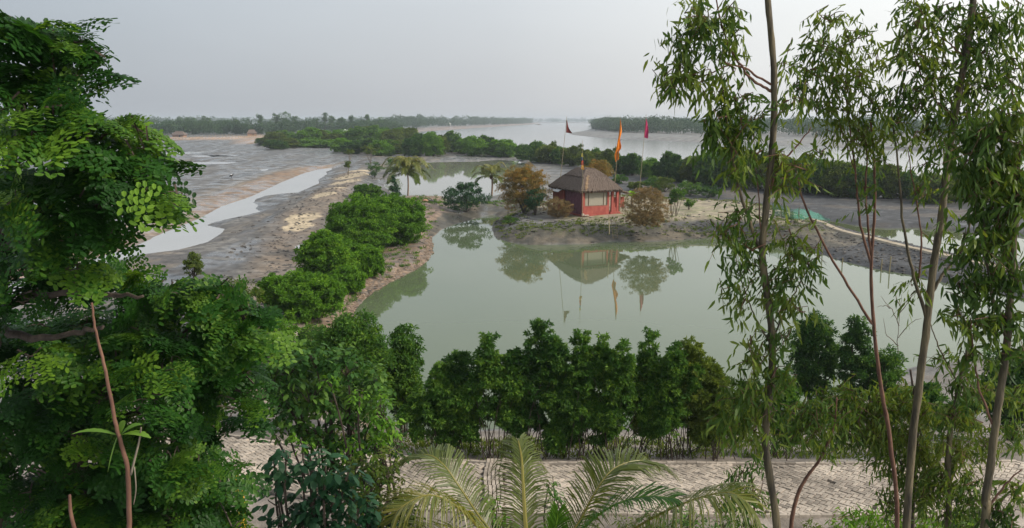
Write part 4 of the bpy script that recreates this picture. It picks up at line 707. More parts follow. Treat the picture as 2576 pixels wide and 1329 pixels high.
# ------------------------------------------------------------------ sapling row behind the brick path
g_ = 'young mangroves planted along the far edge of the brick path'
for k, (px, by, ty, wp, m, lab, nl) in enumerate([
    (1095, 1145, 905, 70, 'mid', 'leftmost young mangrove of the row, leaning towards the open mud', 1),
    (1155, 1150, 868, 95, 'dark', 'young mangrove with a spreading crown, second from the left', 1),
    (1232, 1152, 826, 95, 'mid', 'bright topped young mangrove left of the tallest one', 1),
    (1305, 1155, 870, 80, 'dark', 'dense dark young mangrove just left of the tallest one', 1),
    (1350, 1155, 787, 100, 'dark', 'tallest dark young mangrove in the middle of the row', 1),
    (1405, 1156, 850, 80, 'mid', 'young mangrove right beside the tallest one', 1),
    (1455, 1156, 815, 75, 'mid', 'slim young mangrove with a pointed green top', 1),
    (1510, 1158, 826, 80, 'mid', 'young mangrove with twin light green tops', 1),
    (1565, 1158, 835, 90, 'mid', 'bushy young mangrove with forked bare stems', 1),
    (1632, 1158, 816, 80, 'mid', 'bright green young mangrove with a narrow tip', 1),
    (1695, 1158, 850, 80, 'mid', 'young mangrove left of the yellowish one', 1),
    (1745, 1158, 838, 105, 'olive', 'yellowish green young mangrove near the eucalyptus trunk', 1),
    (1815, 1158, 930, 80, 'olive', 'low young mangrove just left of the winding eucalyptus', 1),
    (1985, 1156, 925, 90, 'mid', 'young mangrove just right of the winding eucalyptus', 1),
    (2350, 1154, 960, 100, 'dark', 'young mangrove near the thick eucalyptus trunk', 1)]):
    b = np.array([*G(px, 1157, 2.45), 0]); b[1] += .45+.35*(k % 2); b[2] = hz_at(b[0], b[1]); h = A(px, ty, b[1])[2]-b[2]; rx = size(wp/2, b[1])*1.72; lift = .62+.15*(k % 3); rz = (h-lift)/2
    rq = np.random.default_rng(800+k); lob = [(0, -.15, .62, .78, .6), (rq.normal(0, .1), .5, .45, .5, .4)]+[(rq.uniform(-1.25, 1.25), rq.uniform(-1.0, .45), rq.uniform(.25, .6), rq.uniform(.18, .4), .3) for _ in range(9)]
    bush('young_mangrove', b, rx, rz, m, lab, 'tree', g_, leaf=.10, dens=40, nc=165, seed=300+k, lift=lift-.1, bark='darkbark', stem=12, sr=.018, spread=.2, cr=.17, lobes=lob, kind=leaf_diamond, ratio=.42, inner=.1, low=-.95, vb=.56)
# low seedlings on the slope under the row
r = np.random.default_rng(5)
for k in range(16):
    px = 1000+r.random()*820; b = np.array([*G(px, 1138+r.random()*8, 1.8), 0]); b[2] = hz_at(b[0], b[1]); bush('seedling', b, .28, .22, 'dark', 'tiny leafy seedling on the mud slope, %s from the left' % ordn(k), 'seedling', 'seedlings on the mud slope below the row', .07, 14, 8, 400+k, lift=.15, stem=3, sr=.01) if 0 else None
mb = MB(); C = []
for k in range(90):
    px = 985+r.random()*1600; q = G(px, 1105+r.random()*42, 1.7); C.append((q[0], q[1], hz_at(q[0], q[1])+.12+.15*r.random(), .14+.12*r.random()))
clump_leaves(mb, np.array(C), 26, .07, .035, r, inner=.1); tag(mb.build('undergrowth', M['dark']), 'low leafy undergrowth on the slope behind the brick path', None, None, 'stuff')
# trees at the left of the row
b = np.array([*G(1015, 1085, 1.2), 0]); b[2] = hz_at(b[0], b[1]); bush('broadleaf_tree', b, size(48, b[1]), (A(1010, 818, b[1])[2]-b[2]-.5)/2, 'mid', 'slender leafy tree left of the row, at the water edge', 'tree', None, .12, 62, 221, 501, lift=.5, bark='darkbark', cr=.26, ratio=.42, lobes=[(0, 0, 1, 1, 1)], inner=.2)
b = np.array([*G(890, 1110, 1.6), 0]); b[2] = hz_at(b[0], b[1]); bush('broadleaf_tree', b, size(100, b[1]), (A(880, 800, b[1])[2]-b[2]-.4)/2, 'mid', 'broad leafy tree with a yellowish top near the pond corner', 'tree', None, .12, 62, 408, 502, lift=.4, bark='darkbark', cr=.2, ratio=.42, lobes=[(0, 0, 1, 1, 1), (-.1, .45, .75, .5, .4)], inner=.2)
b = np.array([*G(760, 1080, 1.6), 0]); b[2] = hz_at(b[0], b[1]); bush('broadleaf_tree', b, size(85, b[1]), (A(740, 860, b[1])[2]-b[2]-.4)/2, 'mid', 'leafy tree between the feathery tree and the pond corner', 'tree', None, .12, 62, 289, 503, lift=.4, bark='darkbark', cr=.22, ratio=.42, inner=.2)
for px, by, wp, ty, m, lab, sd_ in [(690, 900, 60, 790, 'bright', 'light green shrub above the feathery tree crown', 511), (600, 830, 60, 700, 'olive', 'pale shrub at the foot of the grey bund', 512), (800, 900, 50, 812, 'mid', 'small green shrub on the near slope of the bank', 513), (490, 700, 22, 640, 'olive', 'thin yellowish shrub on the mud beside the channel', 514)]:
    b = at(px, by, .8); bush('green_shrub', b, size(wp, b[1]), (A(px, ty, b[1])[2]-b[2])/2, m, lab, 'bush', None, .12, 60, 60, sd_, lift=0, cr=.24)
b = np.array([*G(2045, 1010, .8), 0]); b[2] = hz_at(b[0], b[1]); bush('round_tree', b, size(58, b[1]), (A(2045, 785, b[1])[2]-b[2]-.5)/2, 'dark', 'dark rounded tree seen behind the leaning eucalyptus trunk', 'tree', None, .12, 60, 238, 521, lift=.5, cr=.24, ratio=.45, inner=.2)
b = np.array([*G(2145, 1040, .8), 0]); b[2] = hz_at(b[0], b[1]); bush('pointed_tree', b, size(42, b[1]), (A(2145, 800, b[1])[2]-b[2]-.3)/2, 'dark', 'narrow pointed young tree between two eucalyptus trunks', 'tree', None, .12, 60, 153, 522, lift=.3, cr=.26, ratio=.42, inner=.2)
b = np.array([*G(2215, 1040, .8), 0]); b[2] = hz_at(b[0], b[1]); bush('young_tree', b, size(45, b[1]), (A(2215, 870, b[1])[2]-b[2]-.3)/2, 'mid', 'young tree just right of the narrow pointed tree', 'tree', None, .12, 60, 136, 523, lift=.3, cr=.26, ratio=.42, inner=.2)
b = np.array([*G(2540, 1130, 1.4), 0]); b[2] = hz_at(b[0], b[1]); bush('round_tree', b, size(85, b[1]), (A(2540, 880, b[1])[2]-b[2]-.3)/2, 'dark', 'dark bush under the rightmost eucalyptus branches', 'tree', None, .12, 60, 221, 524, lift=.3, cr=.24, ratio=.45, inner=.2)
# bare twiggy sapling
b = np.array([*G(2262, 905, .3), 0]); b[2] = hz_at(b[0], b[1]); mb = MB(); rb = np.random.default_rng(8); YB = b[1]
for pts in ([(2262, 920), (2258, 860), (2262, 800), (2268, 740)], [(2262, 820), (2240, 775), (2215, 745)], [(2262, 790), (2290, 750), (2300, 730)], [(2260, 850), (2295, 810), (2320, 800)], [(2264, 770), (2250, 735), (2248, 715)], [(2260, 870), (2230, 840), (2222, 800)], [(2240, 775), (2225, 770), (2205, 772)]):
    tube(mb, smooth_path([A(x, y, YB) for x, y in pts], 10, .02, rb), np.linspace(.025, .006, 10), 4)
tag(mb.build('bare_sapling', M['bark']), 'leafless twiggy sapling at the pond edge between eucalyptus trunks', 'tree')
# ------------------------------------------------------------------ foreground coconut palm on this side of the path
PY = 10.0; pc = A(1335, 1420, PY); pbz = np.array([pc[0], pc[1], hz_at(pc[0], pc[1])]); rp = np.random.default_rng(21)
pe = empty('coconut_palm', tuple(pbz), 'young coconut palm whose fronds rise in front of the brick path', 'palm tree'); mb = MB(); tube(mb, smooth_path([pbz-[0, 0, .2], (pbz+pc)/2+[.1, 0, 0], pc], 12), np.linspace(.17, .12, 12), 10); mb.build('trunk', M['palmbark'], pe, origin=pbz, smooth=True)
def fr(pts, nl, ll, wid, m='palm', droop=.45, up=(0, 0, 1), fold=.5, v0=.3, rr=.022, spread=.9, tip=.97):
    mb = MB(); frond(mb, [A(x, y+14, Y) for x, y, Y in pts], int(nl*1.35), ll*1.2, wid*1.05, rp, droop, rr, up, fold, v0, tip, spread); mb.build('frond', M[m], pe, origin=pbz)
fr([(1320, 1425, 10), (1215, 1325, 9.8), (1150, 1262, 9.6), (1080, 1232, 9.4), (1010, 1262, 9.2), (985, 1300, 9.1)], 74, .62, .022, v0=.5, droop=.75)
fr([(1325, 1420, 10), (1225, 1310, 10.3), (1165, 1225, 10.6), (1115, 1155, 10.8), (1070, 1130, 11), (1010, 1150, 11.1)], 70, .55, .022, v0=.15, droop=.6)
fr([(1335, 1425, 10), (1322, 1310, 10.5), (1316, 1210, 11), (1312, 1140, 11.4), (1304, 1095, 11.7)], 80, .62, .02, v0=.2, droop=.75, up=(.1, -1, .3), fold=.1, spread=.55, rr=.04)
fr([(1345, 1425, 10), (1440, 1325, 10.2), (1500, 1220, 10.4), (1545, 1165, 10.6), (1610, 1145, 10.8), (1660, 1165, 11)], 72, .62, .022, v0=.2, droop=.5)
fr([(1350, 1425, 10), (1450, 1330, 9.8), (1535, 1262, 9.6), (1620, 1236, 9.4), (1700, 1240, 9.2)], 60, .45, .022, v0=.2, droop=.35, m='mid')
fr([(1350, 1430, 10), (1500, 1370, 9.6), (1640, 1290, 9.3), (1740, 1245, 9.0), (1830, 1225, 8.8), (1880, 1250, 8.7)], 76, .7, .02, v0=.35, droop=.85)
fr([(1350, 1430, 10), (1430, 1400, 9.6), (1560, 1350, 9.4), (1680, 1340, 9.2), (1750, 1360, 9)], 60, .6, .02, v0=.3, droop=.7)
fr([(1340, 1430, 10), (1380, 1360, 10), (1398, 1310, 10), (1404, 1272, 10)], 70, .26, .014, v0=.3, m='bright', up=(0, -1, .2), fold=.1, spread=.45, droop=.2)
fr([(1320, 1430, 10), (1230, 1370, 9.6), (1130, 1330, 9.3), (1040, 1330, 9.0), (980, 1370, 8.9)], 60, .55, .022, v0=.45, droop=.7)
# ------------------------------------------------------------------ eucalyptus trees
def ell_pts(cx, cy, rx, ry, Y, n, r, dep=.8):
    u = rdir(n, r)*(r.random((n, 1))**(1/2.4)); c = A(cx, cy, Y); sx, sy = rx*Y/F, ry*Y/F; return c+u*np.array([sx, max(sx, sy)*dep, sy])
def euc_foliage(mb, wb, ells, Y, r, L=.12, Wd=.025, cov=1.0, anchor=None, vb=.45):
    for E in ells:
        cx, cy, rx, ry = E[:4]; f = E[4] if len(E) > 4 else 1; Ye = Y+(E[5] if len(E) > 5 else 0)
        area = math.pi*rx*ry; lp = (L*F/Ye)*(Wd*F/Ye)*.45; n = int(area/lp*cov*f/9*2.1)+3; st = ell_pts(cx, cy, rx, ry, Ye, n, r); cc = A(cx, cy, Ye); bv = r.random()
        for p in st:
            d = nrm((p-cc)*.6+r.normal(0, .25, 3)+[0, 0, -.1]); tl = .22+.25*r.random(); m_ = 9; tt_ = np.linspace(.1, 1, m_); q = p+d*tl*(tt_[:, None]-.5)+np.array([0, 0, -.18])*tl*(tt_**2)[:, None]
            if r.random() < .35: tube(wb, q[[0, 4, 8]], [.004, .003, .002], 3, cap=False)
            D = nrm(d*.45+np.array([0, 0, -.75])+r.normal(0, .38, (m_, 3))); Nn = rdir(m_, r)+[0, 0, .3]; s_ = .6+.6*r.random(m_)
            leaf_lance(mb, q, D, Nn, L*s_, Wd*s_, np.clip(.45*bv+.4*r.random(m_)+vb-.3+.2*(r.random(m_) < .15), 0, 1))
        # fine twigs joining the spray to the wood
        for k in range(max(2, n//14)): p = st[r.integers(n)]; tube(wb, smooth_path([cc+(r.normal(0, .2, 3)*[rx*Ye/F, rx*Ye/F, ry*Ye/F]), (cc+p)/2+r.normal(0, .03, 3), p], 5), np.linspace(.008, .003, 5), 3, cap=False)
def euc(name, trunk, Y, r0, r1, label, branches, ells, seed, L=.12, Wd=.025, cov=1.0, bark='eucbark', leafm='euc', cat='tree', wob=.004, group=None, vb=.45):
    r = np.random.default_rng(seed); tp = [A(x, y, Y+dy) for x, y, dy in [(t+(0,))[:3] for t in trunk]]; foot = tp[-1].copy(); gz = hz_at(foot[0], foot[1])
    d = nrm(tp[-1]-tp[-2]); foot = tp[-1]+np.array([d[0]*.5, 0, 0]); foot[2] = gz; foot = foot if tp[-1][2] > gz+.3 else tp[-1]; base = np.array([foot[0], foot[1], gz])
    pts = smooth_path(tp+[base-[0, 0, .2]] if tp[-1][2] > gz+.3 else tp, 60, wob*.3, r)
    e = empty(name, tuple(base), label, cat, group); mb = MB(); tube(mb, pts, np.linspace(r1, r0*1.15, 60)*(1+.06*np.sin(np.arange(60)*1.7)), 10, var=.5); mb.build('trunk', M[bark], e, origin=base, smooth=True)
    for br in branches:
        w0, w1 = br[0][:2]; bp_ = [A(x, y, Y+(dy)) for x, y, dy in [(t+(0,))[:3] for t in br[1:]]]; mb = MB(); tube(mb, smooth_path(bp_, 22, wob, r), np.linspace(w0, w1, 22), 6); mb.build('branch', M[br[0][2]] if len(br[0]) > 2 else M[bark], e, origin=base, smooth=True)
    mb = MB(); wb = MB(); euc_foliage(mb, wb, ells, Y, r, L, Wd, cov, vb=vb); build2('crown', [(mb, M[leafm]), (wb, M['redbark'])], e, base); return e
euc('eucalyptus_tree', [(1926, -120), (1930, -20), (1937, 60), (1944, 130), (1947, 210), (1947, 300), (1941, 390), (1931, 480), (1924, 560), (1917, 620), (1922, 690), (1934, 770), (1942, 850), (1941, 950), (1930, 1040), (1925, 1120), (1938, 1210), (1955, 1329), (1960, 1500)], 7.5, .034, .026,
    'tall eucalyptus with a pale winding trunk and sprays of narrow hanging leaves',
    [((.014, .006, 'redbark'), (1945, 232), (1915, 215), (1885, 195), (1860, 160), (1835, 120), (1815, 60), (1800, -10)), ((.012, .005, 'redbark'), (1944, 214), (1905, 192), (1870, 170), (1825, 165), (1770, 190), (1720, 180)),
     ((.018, .006), (1921, 640), (1900, 600), (1868, 507), (1850, 430), (1834, 352), (1822, 258), (1815, 180)), ((.016, .004, 'redbark'), (1930, 500), (1950, 440), (1975, 400), (2010, 360), (2040, 320)), ((.012, .004, 'redbark'), (1936, 760), (1925, 700), (1912, 560), (1905, 440)),
     ((.01, .003), (1950, 840), (1985, 760), (2020, 700), (2045, 650)), ((.01, .003), (1935, 860), (1900, 800), (1870, 720), (1850, 640)), ((.009, .003), (1936, 1060), (1900, 1020), (1860, 1000)), ((.008, .003), (1935, 900), (1965, 870), (1990, 830))],
    [(1740, 30, 55, 45), (1775, 70, 70, 50), (1705, 110, 45, 40), (1720, 165, 60, 45), (1685, 200, 38, 35), (1760, 200, 50, 30, .7), (1830, 20, 40, 50, .8), (1850, 80, 40, 45, .6), (1835, 150, 45, 45, .8), (1800, 230, 50, 35, .8), (1865, 250, 45, 40, .7),
     (1820, 290, 60, 45, 1.2), (1870, 320, 45, 40, 1), (1800, 345, 40, 45, 1.1), (1845, 380, 36, 50), (1855, 440, 18, 45, .8), (1905, 380, 40, 40, .5), (1895, 300, 35, 35, .5), (1975, 165, 18, 30, .5), (1970, 260, 35, 22, .6), (2010, 250, 22, 15, .4),
     (1965, 390, 42, 30, .9), (2005, 420, 45, 28, .8), (2035, 385, 26, 20, .6), (1985, 440, 38, 25, .5), (1950, 470, 35, 30, .5),
     (1858, 560, 40, 60, .9), (1825, 590, 28, 40, .8), (1885, 620, 45, 40, .8), (1990, 590, 45, 30, .9), (2000, 640, 55, 35), (1860, 680, 50, 40, .9), (1840, 720, 35, 25, .6), (1985, 700, 60, 40, 1), (2025, 660, 35, 30, .8), (1960, 760, 45, 40, .9), (1995, 760, 50, 35, .6),
     (1875, 760, 35, 40, .6), (1890, 860, 28, 50, .7), (1965, 850, 40, 45, 1.1), (1900, 900, 40, 30, .7), (1950, 930, 55, 45, 1), (1870, 985, 60, 55, 1.3), (1845, 1060, 50, 50, 1.2), (1895, 1085, 40, 50, .9), (1930, 1010, 40, 50, .9)], 1, cov=.85)
euc('eucalyptus_sapling', [(2190, 300), (2197, 380), (2201, 470), (2199, 560), (2193, 640), (2192, 720), (2200, 840), (2210, 930), (2222, 1010), (2240, 1120), (2255, 1400)], 9, .024, .011, 'slim dark stemmed eucalyptus with a forked top left of the thick trunk',
    [((.016, .006), (2192, 665), (2172, 600), (2158, 520), (2153, 440), (2140, 340), (2125, 240)), ((.014, .006), (2193, 650), (2183, 560), (2178, 470), (2180, 390), (2170, 300)), ((.017, .009, 'redbark'), (2194, 815), (2150, 745), (2110, 680), (2060, 590), (2022, 510), (2008, 450), (1998, 400)), ((.006, .003), (2153, 440), (2110, 300), (2080, 200), (2060, 100)), ((.006, .003), (2170, 300), (2160, 180), (2120, 60))],
    [(2085, 45, 45, 35, .7), (2060, 110, 45, 35, .8), (2040, 170, 50, 40, .9), (2100, 130, 60, 40, .9), (2160, 90, 50, 40, .6), (2020, 225, 40, 30, .7), (2095, 210, 70, 45, 1.1), (2160, 200, 55, 50, 1), (2210, 150, 35, 40, .5), (2060, 265, 35, 30, .8), (2130, 280, 60, 40, 1.1),
     (2200, 270, 45, 45, .9), (2160, 340, 60, 35, 1), (2210, 350, 45, 35, .9), (2100, 330, 35, 25, .6), (2185, 395, 50, 25, .6), (2170, 480, 30, 60, .25), (2070, 380, 25, 20, .3)], 2, cov=.8, bark='redbark', L=.115)
euc('eucalyptus_tree', [(2458, -120), (2448, 0), (2436, 90), (2420, 190), (2403, 290), (2386, 390), (2376, 480), (2366, 560), (2356, 620), (2347, 680), (2338, 760), (2328, 850), (2318, 920), (2310, 990), (2296, 1100), (2280, 1329), (2275, 1500)], 8.5, .038, .032,
    'eucalyptus with the thickest trunk, leaning right with long side stems',
    [((.02, .006), (2330, 800), (2305, 720), (2290, 660), (2272, 560), (2262, 450), (2250, 330), (2240, 250)), ((.02, .008), (2342, 740), (2372, 690), (2410, 640), (2436, 580), (2460, 500)), ((.012, .004, 'redbark'), (2310, 700), (2318, 600), (2300, 480), (2285, 380)), ((.012, .004, 'redbark'), (2420, 190), (2450, 150), (2490, 120)), ((.012, .004, 'redbark'), (2428, 150), (2390, 110), (2340, 80)),
     ((.01, .004, 'redbark'), (2400, 300), (2350, 250), (2310, 170), (2290, 90))],
    [(2285, 20, 40, 35, 1), (2330, 60, 45, 45, .9), (2270, 90, 40, 35, .8), (2380, 30, 40, 40, .8), (2300, 140, 55, 40, .9), (2360, 120, 45, 45, .8), (2280, 200, 45, 35, .9), (2340, 200, 50, 45, 1), (2300, 260, 50, 35, 1), (2370, 270, 50, 40, .9), (2260, 300, 35, 40, .8), (2300, 340, 45, 30, .8), (2340, 330, 40, 35, .7),
     (2430, 70, 45, 50, .9), (2475, 40, 45, 45, 1), (2470, 130, 55, 50, 1.1), (2540, 60, 50, 60, 1.2), (2420, 200, 40, 50, .8), (2480, 220, 60, 50, 1.2), (2550, 180, 45, 60, 1.3), (2400, 370, 50, 40, .9), (2330, 420, 40, 30, .6), (2440, 300, 55, 45, 1.1), (2310, 480, 30, 40, .3), (2300, 730, 22, 40, .7), (2370, 560, 35, 60, .3)], 3, cov=.85, L=.12)
euc('eucalyptus_tree', [(2560, 380), (2556, 500), (2548, 640), (2540, 760), (2532, 880), (2516, 990), (2503, 1080), (2492, 1170), (2478, 1270), (2470, 1400)], 7.0, .034, .027, 'lean eucalyptus with dark hanging foliage at the photo edge',
    [((.018, .006), (2535, 860), (2500, 760), (2480, 640), (2475, 520)), ((.014, .005, 'redbark'), (2545, 700), (2520, 600), (2500, 480), (2480, 400)), ((.014, .005, 'redbark'), (2475, 1290), (2520, 1230), (2570, 1180)), ((.012, .005, 'redbark'), (2505, 1080), (2470, 1000), (2450, 900), (2440, 800))],
    [(2540, 290, 50, 50, 1.5), (2480, 330, 50, 45, 1.4), (2430, 400, 45, 40, 1.2), (2550, 390, 40, 60, 1.6), (2490, 430, 55, 50, 1.4), (2560, 500, 40, 60, 1.5), (2500, 520, 50, 45, 1.0), (2450, 480, 30, 35, .8), (2530, 600, 50, 50, 1.1), (2470, 600, 45, 45, .8), (2430, 640, 35, 45, .7), (2540, 700, 45, 50, 1.1), (2480, 700, 50, 50, .9), (2430, 730, 35, 40, .6),
     (2520, 800, 50, 50, 1), (2460, 810, 50, 45, .8), (2410, 790, 25, 40, .5), (2550, 880, 35, 40, .8), (2450, 890, 45, 35, .6), (2560, 1230, 35, 40, .8), (2520, 1290, 50, 40, .9)], 4, cov=1.55, L=.12, Wd=.028, vb=.32)
euc('eucalyptus_sapling', [(2445, 840), (2430, 900), (2412, 970), (2402, 1030), (2390, 1090), (2385, 1180), (2380, 1400)], 9.5, .036, .018, 'short slanting eucalyptus stem beside the thick trunk', [((.012, .004), (2412, 970), (2375, 900), (2345, 830), (2335, 760)), ((.01, .004, 'redbark'), (2402, 1030), (2425, 960), (2440, 880))],
    [(2420, 960, 40, 45, .9), (2370, 900, 30, 40, .5), (2395, 1040, 40, 40, .9), (2440, 1060, 40, 40, .7), (2400, 1130, 50, 40, 1), (2380, 1200, 60, 45, 1.1), (2440, 1230, 50, 45, 1), (2340, 1250, 50, 45, .9), (2470, 1120, 45, 45, .8), (2420, 1290, 60, 35, 1), (2540, 1080, 40, 50, .8), (2560, 1000, 30, 45, .8), (2480, 980, 40, 40, .8)], 5, cov=1.2, vb=.5)
euc('eucalyptus_sapling', [(2290, 930), (2300, 1000), (2308, 1070), (2306, 1140), (2300, 1220), (2296, 1329), (2294, 1500)], 10, .024, .012, 'dark trunked young eucalyptus spreading low over the brick path', [((.016, .005), (2275, 1180), (2230, 1110), (2190, 1060), (2140, 1020), (2090, 1000)), ((.014, .005), (2274, 1120), (2310, 1060), (2340, 1020)), ((.01, .004), (2230, 1110), (2180, 1090), (2130, 1085), (2070, 1080))],
    [(2130, 985, 40, 30, 1), (2080, 1010, 50, 40, 1.3), (2150, 1030, 55, 40, 1.4), (2210, 1010, 50, 40, 1.3), (2270, 1000, 45, 45, 1.2), (2320, 1030, 50, 45, 1.2), (2200, 1080, 60, 45, 1.4), (2260, 1090, 55, 45, 1.3), (2310, 1110, 50, 40, 1.2), (2130, 1085, 50, 35, 1.1), (2340, 1160, 45, 45, 1.1), (2270, 1170, 50, 45, .9), (2220, 1150, 40, 35, .6), (2300, 1230, 50, 45, .9), (2240, 1260, 35, 40, .7)], 6, cov=1.3, vb=.42, bark='darkbark', leafm='euc')
euc('eucalyptus_sapling', [(2105, 1000), (2100, 1060), (2085, 1110), (2060, 1160), (2030, 1200), (2005, 1250), (1990, 1329), (1985, 1480)], 9.2, .028, .008, 'thin bent eucalyptus stem crossing the brick path', [((.008, .003), (2085, 1110), (2050, 1080), (2020, 1050))],
    [(2040, 1030, 45, 35, 1.1), (2000, 1050, 45, 40, 1.2), (2060, 1075, 45, 35, 1.1), (2110, 1050, 40, 35, 1), (1985, 1100, 35, 35, .7), (2080, 1120, 40, 25, .6)], 7, cov=.9, bark='redbark')
euc('shrub', [(1890, 1190), (1895, 1250), (1900, 1329), (1902, 1450)], 10.5, .02, .008, 'leafy shrub at the foot of the winding eucalyptus', [((.01, .004, 'redbark'), (1898, 1300), (1875, 1240), (1870, 1190)), ((.008, .003, 'redbark'), (1898, 1280), (1918, 1220), (1915, 1180))],
    [(1860, 1200, 40, 45, .6), (1890, 1250, 45, 45, .9), (1840, 1270, 45, 40, .7), (1900, 1170, 35, 30, .5), (1880, 1310, 50, 30, .9)], 8, cov=.8, leafm='mid', bark='redbark', cat='bush')
euc('shrub', [(2180, 1290), (2190, 1340), (2195, 1450)], 11, .02, .008, 'yellow green shrub below the spreading young eucalyptus', [], [(2180, 1300, 55, 35, 1), (2250, 1310, 50, 30, 1), (2120, 1310, 40, 20, .6), (2330, 1310, 60, 30, .8), (2420, 1310, 60, 30, .9)], 9, cov=.8, leafm='bright', bark='redbark', cat='bush')
# ------------------------------------------------------------------ big feathery-leaved tree on the left
def compound(nr, npair, r, Lr=.26, Lp=.2, ll=.058, lw=.034):
    """bipinnate leaf along +x: rachis, paired pinnae, paired rounded leaflets; drooping"""
    V = []; Ax = []
    for i_ in range(nr):
        t = (i_+.6)/nr; o = np.array([Lr*t, 0, -.10*Lr*t*t])
        for sg in (-1, 1):
            an = sg*(1.25-.75*t); lp = Lp*(.75+.35*math.sin(math.pi*t)); d = np.array([math.cos(an), math.sin(an), -.12])
            for j in range(npair):
                u = (j+.9)/npair; p = o+d*lp*u+np.array([0, 0, -.30*lp*u*u]); sz = 1.0 if j < npair-1 else 1.15
                for s2 in (-1, 1):
                    pd = np.array([-d[1], d[0], 0])*s2; ld = nrm(pd*.95+d*.35+[0, 0, -.12]); s_ = nrm(np.cross(ld, [0, 0, 1])); L = ll*sz; W = lw*sz
                    L *= .8+.4*r.random(); p = p+r.normal(0, .006, 3); ld = nrm(ld+r.normal(0, .16, 3)); V.append([p, p+ld*L*.35+s_*W*.45, p+ld*L*.8+s_*W*.42, p+ld*L+[0, 0, -.004], p+ld*L*.8-s_*W*.42, p+ld*L*.35-s_*W*.45])
    return np.array(V)
PR = [compound(4, 6, rng), compound(3, 5, rng, .2, .18), compound(5, 5, rng, .28, .16)]
def feather_crown(mb, wb, ells, Y, r, cov=1.0, sc_=1.0, vb=0.0):
    for E in ells:
        cx, cy, rx, ry = E[:4]; f = E[4] if len(E) > 4 else 1; Ye = Y+(E[5] if len(E) > 5 else 0); bv = E[6] if len(E) > 6 else r.random()*.45
        lp = (.30*F/Ye*sc_)**2*.42; n = int(math.pi*rx*ry/lp*cov*f*4.6)+6; c = A(cx, cy, Ye); sx, sy = rx*Ye/F, ry*Ye/F; u = rdir(n, r); u[:, 2] = np.abs(u[:, 2])*1.0-.35*(r.random(n) < .35); s_ = (.2+.62*r.random(n)**.6)[:, None]
        pos = c+u*s_*np.array([sx, max(sx, .35), sy]); D = nrm(u*[1, 1, .5]+r.normal(0, .5, (n, 3))+[.08, -.2, -.5]); Nn = nrm(np.array([.12, -.55, .85])+u*.5+r.normal(0, .42, (n, 3))); D, S, Nn = frame(D, Nn)
        for k in range(len(PR)):
            sel = np.where(r.integers(0, len(PR), n) == k)[0]
            if not len(sel): continue
            Vp = PR[k]; m_ = len(Vp); ss = (sc_*(.5+.5*r.random(len(sel))))[:, None, None, None]; B = np.stack([D[sel], S[sel], Nn[sel]], 1)
            W = np.einsum('lvi,nij->nlvj', Vp, B)*ss+pos[sel][:, None, None]; W = W.reshape(-1, 3); q = np.arange(len(sel)*m_)[:, None]*6
            # outer leaves coloured brighter, highlights painted over the dark crown
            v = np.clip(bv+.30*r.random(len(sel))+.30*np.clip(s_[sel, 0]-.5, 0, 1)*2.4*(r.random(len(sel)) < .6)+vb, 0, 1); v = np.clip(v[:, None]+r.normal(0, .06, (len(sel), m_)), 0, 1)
            mb.add(W, np.concatenate([q+[0, 1, 2, 3], q+[0, 3, 4, 5]]), var=np.repeat(v.ravel(), 6))
        for k in range(0, n, 5): tube(wb, smooth_path([c-[0, 0, sy*.5]+r.normal(0, .08, 3), (c+pos[k])/2+r.normal(0, .03, 3), pos[k]], 5), np.linspace(.010, .003, 5), 3, cap=False)
rf_ = np.random.default_rng(41)
TA = [(40, 50, 26, 18, .8, 0), (110, 75, 70, 28, .9), (175, 95, 50, 30, .9), (215, 125, 25, 24, 1, 0, .35), (60, 115, 60, 35, 1), (140, 130, 70, 35, .9), (30, 160, 50, 30, .7), (110, 180, 80, 30, .9), (200, 190, 35, 30, .9), (60, 215, 60, 25, .8), (150, 225, 60, 22, .5),
      (50, 275, 75, 35, 1, -.4, .35), (150, 275, 60, 35, 1.1, -.3, .45), (230, 300, 60, 32, 1.1, -.2, .4), (300, 305, 50, 30, 1.1, 0, .35), (350, 330, 26, 22, 1, 0, .5), (60, 345, 80, 40, 1, -.4, .4), (160, 360, 75, 40, 1.1, -.3, .4), (260, 370, 60, 40, 1, 0), (330, 385, 40, 40, 1), (370, 420, 40, 35, 1, .1),
      (50, 430, 80, 45, 1.1, .2), (150, 440, 80, 45, 1.1), (250, 450, 70, 40, 1), (330, 470, 60, 35, 1), (385, 475, 38, 24, .9, 0, .1), (440, 485, 24, 16, 1.1, -.2, .6), (40, 500, 60, 40, 1, -.4, .5), (110, 530, 80, 40, 1.1), (220, 530, 80, 40, 1.1), (300, 525, 50, 24, .8), (390, 505, 45, 16, .6),
      (70, 600, 90, 45, 1.1), (190, 600, 80, 40, 1), (260, 585, 28, 22, .4), (60, 680, 80, 45, 1), (180, 670, 80, 40, .9), (60, 750, 80, 40, .8, .6), (180, 740, 80, 35, .7, .6)]
